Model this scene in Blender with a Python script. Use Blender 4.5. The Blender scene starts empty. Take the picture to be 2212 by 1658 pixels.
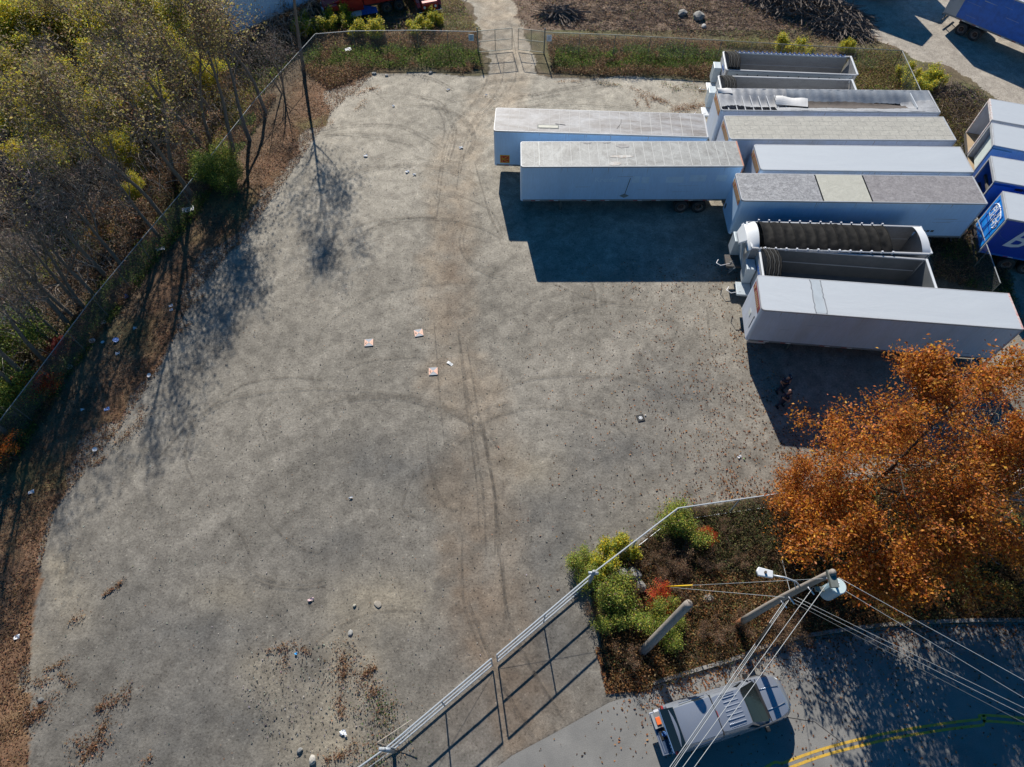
import bpy, bmesh, math, random
import numpy as np
from math import radians as R, sin, cos, pi
from mathutils import Vector, Matrix

# ------------------------------------------------------------------ camera, sky, sun, exposure
sc = bpy.context.scene
COL = sc.collection
CAM_H, PITCH, FPX = 32.2, R(57.96), 1368.0
cam_d = bpy.data.cameras.new("camera")
cam_d.sensor_width = 36.0
cam_d.lens = FPX / 2212.0 * 36.0
cam_d.clip_end = 3000
cam = bpy.data.objects.new("camera", cam_d)
cam.location = (0, 0, CAM_H)
cam.rotation_euler = (pi / 2 - PITCH, 0, 0)
COL.objects.link(cam)
sc.camera = cam
SX, SY = 0.2553, -1.578                       # ground shadow of a point one metre up
sun_el = math.atan2(1, math.hypot(SX, SY))
sun_az = math.atan2(-SX, -SY)
world = bpy.data.worlds.new("World")
sc.world = world
world.use_nodes = True
wn = world.node_tree
sky = wn.nodes.new("ShaderNodeTexSky")
sky.sky_type = 'NISHITA'
sky.sun_disc = False
sky.sun_elevation = sun_el
sky.sun_rotation = sun_az
sky.air_density = 1.0
sky.dust_density = 0.3
sky.ozone_density = 2.0
wn.nodes["Background"].inputs[1].default_value = 0.062
hsv = wn.nodes.new("ShaderNodeHueSaturation")     # clear deep-blue autumn sky
hsv.inputs['Saturation'].default_value = 1.65
hsv.inputs['Value'].default_value = 0.95
wn.links.new(sky.outputs[0], hsv.inputs['Color'])
wn.links.new(hsv.outputs[0], wn.nodes["Background"].inputs[0])
sun_d = bpy.data.lights.new("sun", 'SUN')
sun_d.energy = 5.0
sun_d.angle = R(0.53)
sun_d.color = (1.0, 0.945, 0.855)
sun = bpy.data.objects.new("sun", sun_d)
sun.rotation_euler = Vector((SX, SY, -1)).to_track_quat('-Z', 'Y').to_euler()
sun.location = (0, 0, 60)
COL.objects.link(sun)
sc.view_settings.view_transform = 'Standard'
sc.view_settings.look = 'None'
sc.view_settings.gamma = 1
sc.view_settings.use_curve_mapping = False
sc.view_settings.exposure = 0.42

# ------------------------------------------------------------------ helpers
CP, SP = math.cos(PITCH), math.sin(PITCH)
def G(u, v, z=0.0):
    """survey point: where the line of sight through a photo point meets height z"""
    a = (u - 1106) / FPX; b = (829 - v) / FPX; den = SP - CP * b
    return ((CAM_H - z) * a / den, (CAM_H - z) * (CP + SP * b) / den)
def UV(x, y, z=0.0):
    d = CP * y + SP * (CAM_H - z); up = SP * y - CP * (CAM_H - z)
    return 1106 + FPX * x / d, 829 - FPX * up / d

def nodemat(name):
    m = bpy.data.materials.new(name); m.use_nodes = True
    nt = m.node_tree; return m, nt, nt.nodes["Principled BSDF"]
def noise(nt, scale, detail=4, rough=0.6, vec=None, dist=0.0):
    n = nt.nodes.new("ShaderNodeTexNoise")
    n.inputs['Scale'].default_value = scale; n.inputs['Detail'].default_value = detail
    n.inputs['Roughness'].default_value = rough; n.inputs['Distortion'].default_value = dist
    if vec is not None: nt.links.new(vec, n.inputs['Vector'])
    return n
def coords(nt, scale=(1, 1, 1), kind='Object'):
    tc = nt.nodes.new("ShaderNodeTexCoord"); mp = nt.nodes.new("ShaderNodeMapping")
    mp.inputs['Scale'].default_value = scale
    nt.links.new(tc.outputs[kind], mp.inputs[0]); return mp.outputs[0]
def ramp(nt, src, stops):
    r = nt.nodes.new("ShaderNodeValToRGB"); nt.links.new(src, r.inputs[0])
    e = r.color_ramp.elements
    while len(e) > 1: e.remove(e[0])
    e[0].position = stops[0][0]; e[0].color = (*stops[0][1], 1)
    for p, c in stops[1:]:
        k = e.new(p); k.color = (*c, 1)
    return r.outputs[0]
def mix(nt, fac, a, b, mode='MIX'):
    m = nt.nodes.new("ShaderNodeMix"); m.data_type = 'RGBA'; m.blend_type = mode
    for sock, val in ((m.inputs[0], fac), (m.inputs[6], a), (m.inputs[7], b)):
        if hasattr(val, 'is_linked') or hasattr(val, 'links'): nt.links.new(val, sock)
        elif isinstance(val, (int, float)): sock.default_value = val
        else: sock.default_value = (*val, 1)
    return m.outputs[2]
def bump(nt, bsdf, h, strength=0.3, dist=0.02):
    b = nt.nodes.new("ShaderNodeBump"); b.inputs['Strength'].default_value = strength
    b.inputs['Distance'].default_value = dist
    nt.links.new(h, b.inputs['Height']); nt.links.new(b.outputs[0], bsdf.inputs['Normal'])
_mc = {}
def M(name, col, rough=0.6, metal=0.0, dirt=None, amt=0.35, scale=2.0, stretch=(1, 1, 1), fine=0.0, bmp=0.0, coat=0.0):
    """painted / metal / rubber surface with worn patches of its own"""
    if name in _mc: return _mc[name]
    m, nt, b = nodemat(name)
    dirt = dirt or tuple(c * 0.62 for c in col)
    v = coords(nt, stretch)
    n = noise(nt, scale, 6, 0.65, v)
    f = ramp(nt, n.outputs[0], [(0.42, (0, 0, 0)), (0.72, (amt, amt, amt))])
    c = mix(nt, f, col, dirt)
    if fine:
        n2 = noise(nt, scale * 14, 3, 0.7, v)
        f2 = ramp(nt, n2.outputs[0], [(0.35, (1 - fine,) * 3), (0.65, (1 + fine * 0.4,) * 3)])
        c = mix(nt, 1.0, c, f2, 'MULTIPLY')
    nt.links.new(c, b.inputs['Base Color'])
    b.inputs['Roughness'].default_value = rough; b.inputs['Metallic'].default_value = metal
    if coat: b.inputs['Coat Weight'].default_value = coat
    if bmp: bump(nt, b, n.outputs[0], bmp, 0.03)
    _mc[name] = m; return m
def leafmat(name, rough=0.6, trans=0.35):
    m, nt, b = nodemat(name)
    a = nt.nodes.new("ShaderNodeVertexColor"); a.layer_name = "Col"
    nt.links.new(a.outputs[0], b.inputs['Base Color']); b.inputs['Roughness'].default_value = rough
    b.inputs['Specular IOR Level'].default_value = 0.25
    t = nt.nodes.new("ShaderNodeBsdfTranslucent"); nt.links.new(a.outputs[0], t.inputs[0])
    mx = nt.nodes.new("ShaderNodeMixShader"); mx.inputs[0].default_value = trans
    nt.links.new(b.outputs[0], mx.inputs[1]); nt.links.new(t.outputs[0], mx.inputs[2])
    nt.links.new(mx.outputs[0], nt.nodes["Material Output"].inputs[0]); return m

class MB:
    def __init__(s): s.v = []; s.f = []
    def box(s, x0, x1, y0, y1, z0, z1):
        i = len(s.v)
        s.v += [(x0,y0,z0),(x1,y0,z0),(x1,y1,z0),(x0,y1,z0),(x0,y0,z1),(x1,y0,z1),(x1,y1,z1),(x0,y1,z1)]
        s.f += [(i,i+3,i+2,i+1),(i+4,i+5,i+6,i+7),(i,i+1,i+5,i+4),(i+1,i+2,i+6,i+5),(i+2,i+3,i+7,i+6),(i+3,i,i+4,i+7)]
        return s
    def prism(s, pts, vec):
        """extrude a planar polygon (3-D points) along vec"""
        i = len(s.v); n = len(pts); vec = Vector(vec)
        s.v += [tuple(p) for p in pts] + [tuple(Vector(p) + vec) for p in pts]
        s.f.append(tuple(range(i + n - 1, i - 1, -1))); s.f.append(tuple(range(i + n, i + 2 * n)))
        for k in range(n): s.f.append((i + k, i + (k + 1) % n, i + n + (k + 1) % n, i + n + k))
        return s
    def tube(s, pts, rad, n=6, cap=True):
        pts = [Vector(p) for p in pts]; i0 = len(s.v)
        if not isinstance(rad, (list, tuple)): rad = [rad] * len(pts)
        for k, p in enumerate(pts):
            d = (pts[min(k + 1, len(pts) - 1)] - pts[max(k - 1, 0)])
            d = d.normalized() if d.length > 1e-9 else Vector((0, 0, 1))
            a = d.cross(Vector((0, 0, 1)) if abs(d.z) < 0.9 else Vector((1, 0, 0))).normalized(); b = d.cross(a)
            for j in range(n):
                t = 2 * pi * j / n
                s.v.append(tuple(p + (a * cos(t) + b * sin(t)) * rad[k]))
        for k in range(len(pts) - 1):
            for j in range(n):
                a0 = i0 + k * n + j; a1 = i0 + k * n + (j + 1) % n
                s.f.append((a0, a1, a1 + n, a0 + n))
        if cap:
            s.f.append(tuple(range(i0 + n - 1, i0 - 1, -1))); e = i0 + (len(pts) - 1) * n
            s.f.append(tuple(range(e, e + n)))
        return s
    def quad(s, a, b, c, d):
        i = len(s.v); s.v += [tuple(a), tuple(b), tuple(c), tuple(d)]; s.f.append((i, i+1, i+2, i+3)); return s
    def grid(s, fn, nu, nv):
        i = len(s.v)
        for a in range(nu + 1):
            for b in range(nv + 1): s.v.append(tuple(fn(a / nu, b / nv)))
        for a in range(nu):
            for b in range(nv):
                k = i + a * (nv + 1) + b; s.f.append((k, k + nv + 1, k + nv + 2, k + 1))
        return s
    def mesh(s, name, m=None, smooth=False):
        me = bpy.data.meshes.new(name); me.from_pydata(s.v, [], s.f)
        if m: me.materials.append(m)
        if smooth: me.polygons.foreach_set("use_smooth", [True] * len(me.polygons))
        me.update(); return me
    def build(s, name, m, parent=None, smooth=False, bevel=0.0, label=None):
        o = bpy.data.objects.new(name, s.mesh(name, m, smooth)); COL.objects.link(o)
        if parent: o.parent = parent
        if bevel:
            b = o.modifiers.new("bevel", 'BEVEL'); b.width = bevel; b.segments = 2; b.limit_method = 'ANGLE'
        if label: o['label'] = label
        return o
def thing(name, label, cat, loc=(0, 0, 0), rz=0.0, group=None):
    o = bpy.data.objects.new(name, None); COL.objects.link(o)
    o.empty_display_size = 0.2
    o.location = loc if len(loc) == 3 else (*loc, 0); o.rotation_euler = (0, 0, rz)
    return tag(o, label, cat, group)
def tag(o, label, cat, group=None):
    o['label'] = label; o['category'] = cat
    if group: o['group'] = group
    return o
def struct(o, kind='structure'):
    o['kind'] = kind; return o
def copy_tree(o, parent=None):
    c = o.copy(); COL.objects.link(c); c.parent = parent
    for ch in o.children: copy_tree(ch, c)
    return c
def link(name, me, parent=None):
    o = bpy.data.objects.new(name, me); COL.objects.link(o)
    if parent: o.parent = parent
    return o
def text_mesh(txt, size, mat, shear=0.0, bold=0.0, extrude=0.004, spacing=1.0):
    cu = bpy.data.curves.new("lettering", 'FONT'); cu.body = txt; cu.size = size; cu.shear = shear
    cu.offset = bold; cu.extrude = extrude; cu.align_x = 'CENTER'; cu.align_y = 'CENTER'; cu.space_character = spacing
    cu.resolution_u = 2
    o = bpy.data.objects.new("lettering", cu); COL.objects.link(o)
    me = bpy.data.meshes.new_from_object(o.evaluated_get(bpy.context.evaluated_depsgraph_get()))
    bpy.data.objects.remove(o); bpy.data.curves.remove(cu)
    me.materials.clear(); me.materials.append(mat); return me

# ------------------------------------------------------------------ ground masks (numpy, in world metres)
rng = np.random.default_rng(7); random.seed(7)
def inpoly(px, py, poly):
    c = np.zeros(px.shape, bool); n = len(poly)
    for i in range(n):
        x0, y0 = poly[i]; x1, y1 = poly[(i + 1) % n]
        if y0 == y1: continue
        t = (y0 > py) != (y1 > py)
        c ^= t & (px < (x1 - x0) * (py - y0) / (y1 - y0) + x0)
    return c
def dline(px, py, pts):
    d = np.full(px.shape, 1e9)
    for (x0, y0), (x1, y1) in zip(pts[:-1], pts[1:]):
        dx, dy = x1 - x0, y1 - y0; L = dx * dx + dy * dy + 1e-9
        t = np.clip(((px - x0) * dx + (py - y0) * dy) / L, 0, 1)
        d = np.minimum(d, np.hypot(px - x0 - t * dx, py - y0 - t * dy))
    return d
def W(pts, z=0.0): return [G(u, v, z) for u, v in pts]
_perm = rng.random((64, 64))
def vnoise(x, y, s, oct=3):
    r = 0; a = 1; tot = 0
    for k in range(oct):
        X = x / s + 17.3 * k; Y = y / s + 5.1 * k; xi = np.floor(X).astype(int); yi = np.floor(Y).astype(int)
        fx = X - xi; fy = Y - yi; fx = fx * fx * (3 - 2 * fx); fy = fy * fy * (3 - 2 * fy)
        g = lambda i, j: _perm[(xi + i) % 64, (yi + j) % 64]
        r = r + a * ((g(0,0) * (1-fx) + g(1,0) * fx) * (1-fy) + (g(0,1) * (1-fx) + g(1,1) * fx) * fy)
        tot += a; a *= 0.5; s = s / 2
    return r / tot
LOT_LEFT = [(805,160),(778,187),(713,200),(705,240),(685,270),(650,295),(648,332),(603,350),(598,390),(530,479),(475,534),(412,627),
            (382,664),(375,744),(342,804),(292,861),(287,896),(225,941),(175,984),(140,1029),(107,1079),(87,1141),(82,1204),(70,1293),
            (47,1393),(30,1448),(50,1518),(25,1568),(57,1605),(37,1658),(20,1720)]
LEFT_VEG = W(LOT_LEFT) + [(-30, -8), (-140, -8), (-140, 140), (-16, 140)] + W([(1000,0),(1035,60),(1043,163),(1000,165),(930,155),(870,158)])
BACK_VEG = W([(1160,163),(1201,170),(1281,172),(1356,165),(1440,172),(1530,178),(1560,215),(1700,215),(1830,200),(2010,250),(2080,330),(2100,380),(2130,520),
              (2010,520),(2015,640),(2212,720),(2212,250),(2121,195),(2034,140),(1949,107),(1871,75),(1799,27),(1745,0)]) + [(30, 90), (0, 90)] + W([(1100,0),(1125,60)])
BANK = W([(1700,1062),(1465,1103),(1285,1250),(1275,1290),(1292,1380),(1308,1492),(1400,1490),(1412,1482),(1590,1430),(1650,1403),(1800,1370),(2000,1350),(2212,1345)]) + [(60,10),(60,24)] + W([(2212,960),(2000,1010),(1850,1040)])
SAND_LOT = W([(1745,0),(1799,27),(1871,75),(1949,107),(2034,140),(2121,195),(2212,250)]) + [(70, 36), (120, 60), (120, 120), (30, 120), (30, 90)]
CURB = W([(1412,1482),(1500,1455),(1590,1428),(1650,1403),(1720,1384),(1800,1370),(1900,1357),(2000,1350),(2110,1346),(2212,1345)]) + [(40.0, 6.6), (75, 4.0)]
ROAD = W([(1060,1668),(1106,1633),(1200,1583),(1316,1518),(1400,1492)]) + CURB + [(75, -5.5), (40, -3.6), (24, -3.2), (8, -6.5), (-6, -13), (-10, -9), (-2, -2.0)]
PATH1 = W([(1078,-10),(1098,40),(1112,110),(1118,160),(1095,205),(1050,250),(1012,310),(995,380),(985,470),(985,600),(985,760)])
PATH2 = W([(1050,-10),(1068,50),(1078,120),(1075,175),(1045,225),(1000,265),(975,330),(962,420),(950,520),(948,640),(950,720)])
PATH3 = W([(965,700),(975,860),(990,960),(1000,1040),(1005,1150),(1015,1300),(1060,1420),(1120,1540),(1160,1600)])
PATH4 = W([(1005,740),(1030,900),(1060,1060),(1065,1200),(1080,1330),(1130,1450),(1190,1540)])
ARCS = [W(p) for p in [
 [(808,165),(865,162),(928,172),(978,197)], [(793,180),(810,200),(823,212)], [(893,210),(940,220),(965,250),(978,282),(975,310),(963,350)],
 [(663,295),(765,275),(853,275),(908,295),(953,325)], [(703,290),(815,300),(878,312)], [(1106,217),(1181,202),(1306,180)],
 [(728,559),(765,521),(828,489),(903,476),(990,479)], [(673,1398),(715,1363),(803,1325),(878,1318),(915,1320)],
 [(480,861),(412,914),(342,989)], [(480,861),(530,830),(620,815),(700,822)], [(1276,607),(1286,639),(1283,680)], [(1526,664),(1533,734)],
 [(1231,826),(1318,812)], [(1025,350),(1060,470),(1090,520)], [(1106,226),(1200,206),(1330,184)], [(520,1150),(545,1210)],[(580,1130),(640,1180),(690,1195)],
 [(985,420),(1060,455),(1085,505)], [(1190,610),(1260,640),(1330,655)], [(600,860),(560,900),(575,950)],[(900,1010),(870,1090),(900,1120)],
 [(1010,900),(1060,880),(1100,870)],[(740,800),(800,780),(900,770)], [(1000,250),(1090,240),(1180,225)], [(880,330),(920,345),(990,350)]]]
def masks(x, y):
    n1 = vnoise(x, y, 1.6, 4) - 0.5; nr = vnoise(x - 30, y + 12, 3.2, 5) - 0.5; n2 = vnoise(x + 40, y - 9, 5.0, 3) - 0.5
    xx = x + n1 * 1.0 + nr * 3.2; yy = y + n2 * 1.0
    veg = inpoly(xx, yy, LEFT_VEG) | inpoly(xx, yy, BACK_VEG)
    bank = inpoly(x + n1 * 0.5, y + n2 * 0.5, BANK)
    road = inpoly(x, y, ROAD)
    bank &= ~road
    sand = inpoly(xx, yy, SAND_LOT)
    dl = dline(x, y, W(LOT_LEFT))
    path = np.minimum(np.minimum(dline(xx, y, PATH1), dline(xx, y, PATH2)), np.minimum(dline(xx, y, PATH3), dline(xx, y, PATH4)))
    return veg & ~sand, bank, road, sand, dl, path, n1, n2

def build_ground():
    def axis(a, b, st):
        m = np.arange(a, b + 1e-6, st); out = []; s = st; p = b
        while p < 900: s *= 1.5; p += s; out.append(p)
        lo = []; s = st; p = a
        while p > -900: s *= 1.5; p -= s; lo.append(p)
        return np.array(lo[::-1] + list(m) + out)
    xs = axis(-51, 51, 0.13); ys = axis(-2, 67, 0.13)
    X, Y = np.meshgrid(xs, ys, indexing='ij'); nx, ny = X.shape
    veg, bank, road, sand, dl, path, n1, n2 = masks(X, Y)
    fine = vnoise(X, Y, 0.6, 3) - 0.5
    big = vnoise(X, Y, 9, 4) - 0.5
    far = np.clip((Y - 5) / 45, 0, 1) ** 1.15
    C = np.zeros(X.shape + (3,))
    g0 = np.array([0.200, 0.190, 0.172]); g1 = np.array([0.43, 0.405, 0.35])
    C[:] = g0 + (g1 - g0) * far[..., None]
    mid = vnoise(X - 7, Y + 3, 2.6, 4) - 0.5
    fine2 = vnoise(X + 3, Y - 3, 0.32, 2) - 0.5
    rx_ = X * 0.78 + Y * 0.62; ry_ = -X * 0.62 + Y * 0.78
    streak = vnoise(rx_ / 7.0, ry_ * 1.0, 0.9, 4) - 0.5; st2 = vnoise(X * 1.1, Y / 6.0 + 4, 0.8, 3) - 0.5
    C *= (1 + 0.38 * big + 0.26 * fine + 0.30 * mid + 0.22 * fine2 + 0.42 * streak + 0.22 * st2)[..., None]
    C *= np.array([1.048, 1.012, 0.978])
    # pale clayey patches low on the left and along the track; dark loose gravel patches
    U, V = UV(X, Y)
    def blob(u, v, ru, rv, col, k):
        w = np.exp(-(((U - u) / ru) ** 2 + ((V - v) / rv) ** 2)) * np.clip(0.75 + 1.3 * n1 + 0.8 * fine, 0, 1) * k
        C[:] = C + (np.array(col) - C) * np.clip(w, 0, 1)[..., None]
    pale = (0.36, 0.31, 0.235); dark = (0.125, 0.123, 0.119); brown = (0.215, 0.178, 0.145)
    for b_ in [(150,1310,55,60),(60,1420,50,60),(600,1490,80,50),(700,1540,110,60),(640,1600,100,60),(720,1610,70,40),(560,1440,50,40),(820,1300,120,60),(750,1420,80,60),(480,1290,90,40),(120,1230,40,40),(1150,1010,70,50)]:
        blob(*b_, pale, 0.8)
    for b_ in [(400,1350,160,110),(520,1560,160,90),(1200,1150,110,110),(1330,980,130,60),(1180,1380,60,120),(850,1000,160,60),(1450,850,120,70),(700,1180,90,50),(300,1600,130,60)]:
        blob(*b_, dark, 0.75)
    for b_ in [(1020,1300,60,170),(1090,1450,90,120),(1070,1560,110,80),(985,600,30,140)]:
        blob(*b_, brown, 0.8)
    w = np.clip(1.7 - path / 1.1, 0, 1) * 0.95 * np.clip(0.75 + n1 + 0.8 * fine, 0, 1)
    C *= 1 + w[..., None] * np.array([-0.01, -0.10, -0.18])
    C[sand] = (np.array([0.43, 0.385, 0.33]) * (1 + 0.25 * n2 + 0.2 * fine)[..., None])[sand]
    litter = np.array([0.20, 0.118, 0.072]); soil = np.array([0.15, 0.115, 0.078]); green = np.array([0.11, 0.125, 0.045])
    S = soil + (litter - soil) * np.clip(1.3 - dl / 3.2 + n1, 0, 1)[..., None]
    gm = np.clip((n2 + 0.5 * n1 + 0.1) * 3, 0, 1)[..., None] * 0.55
    S = S + (green - S) * gm; S = S * (1.15 + 0.7 * fine)[..., None]
    brush = (U > 1110) & (V < 66)
    S[brush] = (np.array([0.22, 0.16, 0.12]) * (1 + 0.8 * fine + 0.5 * n1)[..., None])[brush]
    C[veg] = S[veg]
    B = np.array([0.085, 0.060, 0.035]) * (1 + 0.9 * fine + 0.6 * n1)[..., None]
    C[bank] = B[bank]
    C[road] = 0.1
    Z = np.zeros(X.shape)
    Z += np.where(veg | bank, 0.10 * np.clip(n1 + 0.3, 0, 1), -0.012 + 0.02 * n1)
    Z[road] = -0.03
    Z[(np.abs(X) > 60) | (Y > 80) | (Y < -6)] = 0
    # the back of the bank heaps up a little behind the kerb
    me = bpy.data.meshes.new("ground")
    nv = nx * ny; me.vertices.add(nv)
    me.vertices.foreach_set("co", np.stack([X, Y, Z], -1).reshape(-1).astype(np.float32))
    i = np.arange(nx - 1)[:, None] * ny + np.arange(ny - 1)[None]; i = i.reshape(-1)
    q = np.stack([i, i + ny, i + ny + 1, i + 1], -1).reshape(-1)
    nf = len(i); me.loops.add(nf * 4); me.loops.foreach_set("vertex_index", q.astype(np.int32))
    me.polygons.add(nf); me.polygons.foreach_set("loop_start", np.arange(0, nf * 4, 4, dtype=np.int32))
    me.polygons.foreach_set("use_smooth", np.ones(nf, bool))
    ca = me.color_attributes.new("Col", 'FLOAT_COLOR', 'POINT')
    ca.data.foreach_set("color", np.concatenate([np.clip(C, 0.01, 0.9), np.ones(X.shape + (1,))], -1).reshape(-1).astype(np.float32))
    me.update(calc_edges=True); me.validate()
    m, nt, b = nodemat("gravel_and_soil")
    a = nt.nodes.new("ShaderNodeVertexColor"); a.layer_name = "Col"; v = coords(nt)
    n1_ = noise(nt, 9, 8, 0.75, v); n2_ = noise(nt, 1.3, 5, 0.65, v, 0.6)
    vo = nt.nodes.new("ShaderNodeTexVoronoi"); vo.inputs['Scale'].default_value = 7; nt.links.new(v, vo.inputs[0])
    vo2 = nt.nodes.new("ShaderNodeTexVoronoi"); vo2.inputs['Scale'].default_value = 2.6; vo2.feature = 'DISTANCE_TO_EDGE'; nt.links.new(v, vo2.inputs[0])
    f1 = ramp(nt, n1_.outputs[0], [(0.30, (0.62, 0.61, 0.60)), (0.5, (1, 1, 1)), (0.72, (1.28, 1.28, 1.26))])
    f2 = ramp(nt, n2_.outputs[0], [(0.3, (0.72, 0.715, 0.71)), (0.68, (1.2, 1.2, 1.18))])
    f3 = ramp(nt, vo.outputs['Distance'], [(0.0, (1.30, 1.29, 1.26)), (0.16, (1, 1, 1)), (0.85, (0.88, 0.88, 0.88))])
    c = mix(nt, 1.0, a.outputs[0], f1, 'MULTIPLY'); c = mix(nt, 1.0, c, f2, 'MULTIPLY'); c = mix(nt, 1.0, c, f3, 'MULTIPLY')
    wn_ = nt.nodes.new("ShaderNodeTexWhiteNoise"); wn_.noise_dimensions = '3D'
    sn = nt.nodes.new("ShaderNodeVectorMath"); sn.operation = 'SNAP'; sn.inputs[1].default_value = (0.07, 0.07, 10)
    nt.links.new(v, sn.inputs[0]); nt.links.new(sn.outputs[0], wn_.inputs[0])
    f4 = ramp(nt, wn_.outputs[0], [(0.0, (0.66, 0.65, 0.64)), (0.03, (0.8, 0.8, 0.8)), (0.05, (1, 1, 1)), (0.99, (1, 1, 1)), (1.0, (1.5, 1.5, 1.48))])
    c = mix(nt, 1.0, c, f4, 'MULTIPLY')
    nt.links.new(c, b.inputs['Base Color']); b.inputs['Roughness'].default_value = 0.95; b.inputs['Specular IOR Level'].default_value = 0.15
    bump(nt, b, n1_.outputs[0], 0.55, 0.05)
    me.materials.append(m)
    struct(link("ground", me))
build_ground()

def sheet(name, poly, z, m, kind='structure'):
    bm = bmesh.new(); vs = [bm.verts.new((x, y, z)) for x, y in poly]
    f = bm.faces.new(vs); f.normal_update()
    if f.normal.z < 0: f.normal_flip()
    bmesh.ops.triangulate(bm, faces=[f]); me = bpy.data.meshes.new(name); bm.to_mesh(me); bm.free()
    me.materials.append(m); return struct(link(name, me), kind)
def asphalt():
    m, nt, b = nodemat("asphalt"); v = coords(nt)
    n = noise(nt, 0.5, 6, 0.6, v, 0.4); n2 = noise(nt, 26, 4, 0.7, v)
    c = ramp(nt, n.outputs[0], [(0.3, (0.172, 0.168, 0.160)), (0.7, (0.262, 0.253, 0.236))])
    f = ramp(nt, n2.outputs[0], [(0.3, (0.78, 0.78, 0.78)), (0.7, (1.16, 1.16, 1.15))])
    c = mix(nt, 1.0, c, f, 'MULTIPLY')
    nt.links.new(c, b.inputs['Base Color']); b.inputs['Roughness'].default_value = 0.85
    bump(nt, b, n2.outputs[0], 0.3, 0.01); return m
sheet("road", ROAD, 0.004, asphalt())
# sandy spill where the lot drains over the road mouth
YEL = W([(1640,1668),(1694,1648),(1760,1624),(1819,1607),(1909,1585.5),(2009,1568),(2109,1555.5),(2212,1552)])
def catmull(pts, n=8):
    out = []; P_ = [Vector(p) for p in pts]; P_ = [P_[0]] + P_ + [P_[-1]]
    for i in range(1, len(P_) - 2):
        for k in range(n):
            t = k / n; a, b, c, d = P_[i-1], P_[i], P_[i+1], P_[i+2]
            out.append(0.5 * ((2*b) + (c-a)*t + (2*a-5*b+4*c-d)*t*t + (-a+3*b-3*c+d)*t**3))
    out.append(P_[-2]); return out
def stripe(line, off, w, z, name, m):
    pts = catmull(line); mb = MB(); L = []
    for i, p in enumerate(pts):
        d = (pts[min(i+1, len(pts)-1)] - pts[max(i-1, 0)]).normalized(); nrm = Vector((-d.y, d.x))
        L.append((p + nrm * (off + w/2), p + nrm * (off - w/2)))
    for a, b in zip(L[:-1], L[1:]):
        mb.quad((*a[1], z), (*b[1], z), (*b[0], z), (*a[0], z))
    return struct(mb.build(name, m))
YL = [(5.0, -3.2)] + [tuple(p) for p in YEL] + [(40, 0.6), (70, -2)]
mY = M("yellow_road_paint", (0.74, 0.45, 0.05), 0.7, 0, (0.30, 0.22, 0.10), 0.6, 6, fine=0.35)
stripe(YL, 0.0, 0.11, 0.009, "road_marking", mY); stripe(YL, -0.235, 0.11, 0.009, "road_marking", mY)
# asphalt cracks, sealed
mb = MB(); 
for pts in ([(1640,1530),(1700,1550),(1760,1560),(1819,1605)], [(2150,1545),(2170,1535),(2190,1540),(2200,1570)]):
    q = [Vector((*G(u, v), 0.0075)) for u, v in pts]
    for a, b in zip(q[:-1], q[1:]):
        for k in range(6):
            s0 = a.lerp(b, k/6) ; s1 = a.lerp(b, (k+1)/6); n_ = Vector((-(b-a).y, (b-a).x, 0)).normalized() * 0.016
            mb.quad(s0 - n_, s1 - n_, s1 + n_, s0 + n_)
struct(mb.build("road_crack", M("crack_tar", (0.03, 0.03, 0.03), 0.7)))
# kerb of granite lengths
mK = M("granite_kerb", (0.30, 0.285, 0.26), 0.85, 0, (0.16, 0.14, 0.12), 0.7, 3, fine=0.3, bmp=0.3)
kc = catmull(CURB[:10] + [CURB[10]], 6)
kr = thing("kerb", "grey granite kerb along the road below the leafy bank", "kerb"); kr['kind'] = 'structure'
acc = 0.0; piece = [kc[0]]
def kerb_piece(pc):
    mb = MB(); L = []
    for i, p in enumerate(pc):
        d = (pc[min(i+1, len(pc)-1)] - pc[max(i-1, 0)]).normalized(); n_ = Vector((-d.y, d.x)); L.append((p + n_ * 0.02, p + n_ * 0.19))
    n = len(L); base = []
    for a, b in L: base += [(*a, -0.02), (*b, -0.02), (*b, 0.14), (*a, 0.14)]
    mb.v = base
    for i in range(n - 1):
        for k in range(4): mb.f.append((4*i+k, 4*i+(k+1) % 4, 4*(i+1)+(k+1) % 4, 4*(i+1)+k))
    mb.f.append((3, 2, 1, 0)); mb.f.append((4*n-4, 4*n-3, 4*n-2, 4*n-1))
    o = mb.build("kerb_stone", mK, kr)
dense = []
for a, b in zip(kc[:-1], kc[1:]):
    k = max(1, int((b-a).length / 0.6))
    for i in range(k): dense.append(a.lerp(b, i / k))
i = 0
while i < len(dense) - 4 and dense[i].x < 30:
    seg = dense[i:i+4]
    seg = seg[:-1] + [seg[-2].lerp(seg[-1], 0.95)]
    kerb_piece(seg); i += 3

# ------------------------------------------------------------------ shared materials
mWhite = M("white_trailer_paint", (0.56, 0.62, 0.74), 0.38, 0, (0.42, 0.40, 0.36), 0.45, 1.1, (0.5, 1, 0.12), fine=0.06)
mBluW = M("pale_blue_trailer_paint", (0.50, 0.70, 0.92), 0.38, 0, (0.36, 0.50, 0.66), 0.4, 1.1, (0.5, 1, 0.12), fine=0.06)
mWhiteC = M("clean_white_paint", (0.66, 0.68, 0.70), 0.4, 0, (0.62, 0.62, 0.60), 0.3, 0.7)
mAlu = M("brushed_aluminium", (0.47, 0.48, 0.50), 0.6, 0.2, (0.30, 0.30, 0.30), 0.5, 2.5, (0.3, 1, 1))
mAluDull = M("dull_aluminium", (0.36, 0.36, 0.36), 0.6, 0.3, (0.22, 0.21, 0.20), 0.6, 1.6, (0.4, 1, 1), fine=0.15)
mFrame = M("dark_chassis", (0.07, 0.07, 0.07), 0.75, 0.1, (0.14, 0.09, 0.06), 0.5, 4)
mTyre = M("tyre_rubber", (0.030, 0.030, 0.031), 0.85, 0, (0.09, 0.085, 0.08), 0.5, 6)
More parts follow.
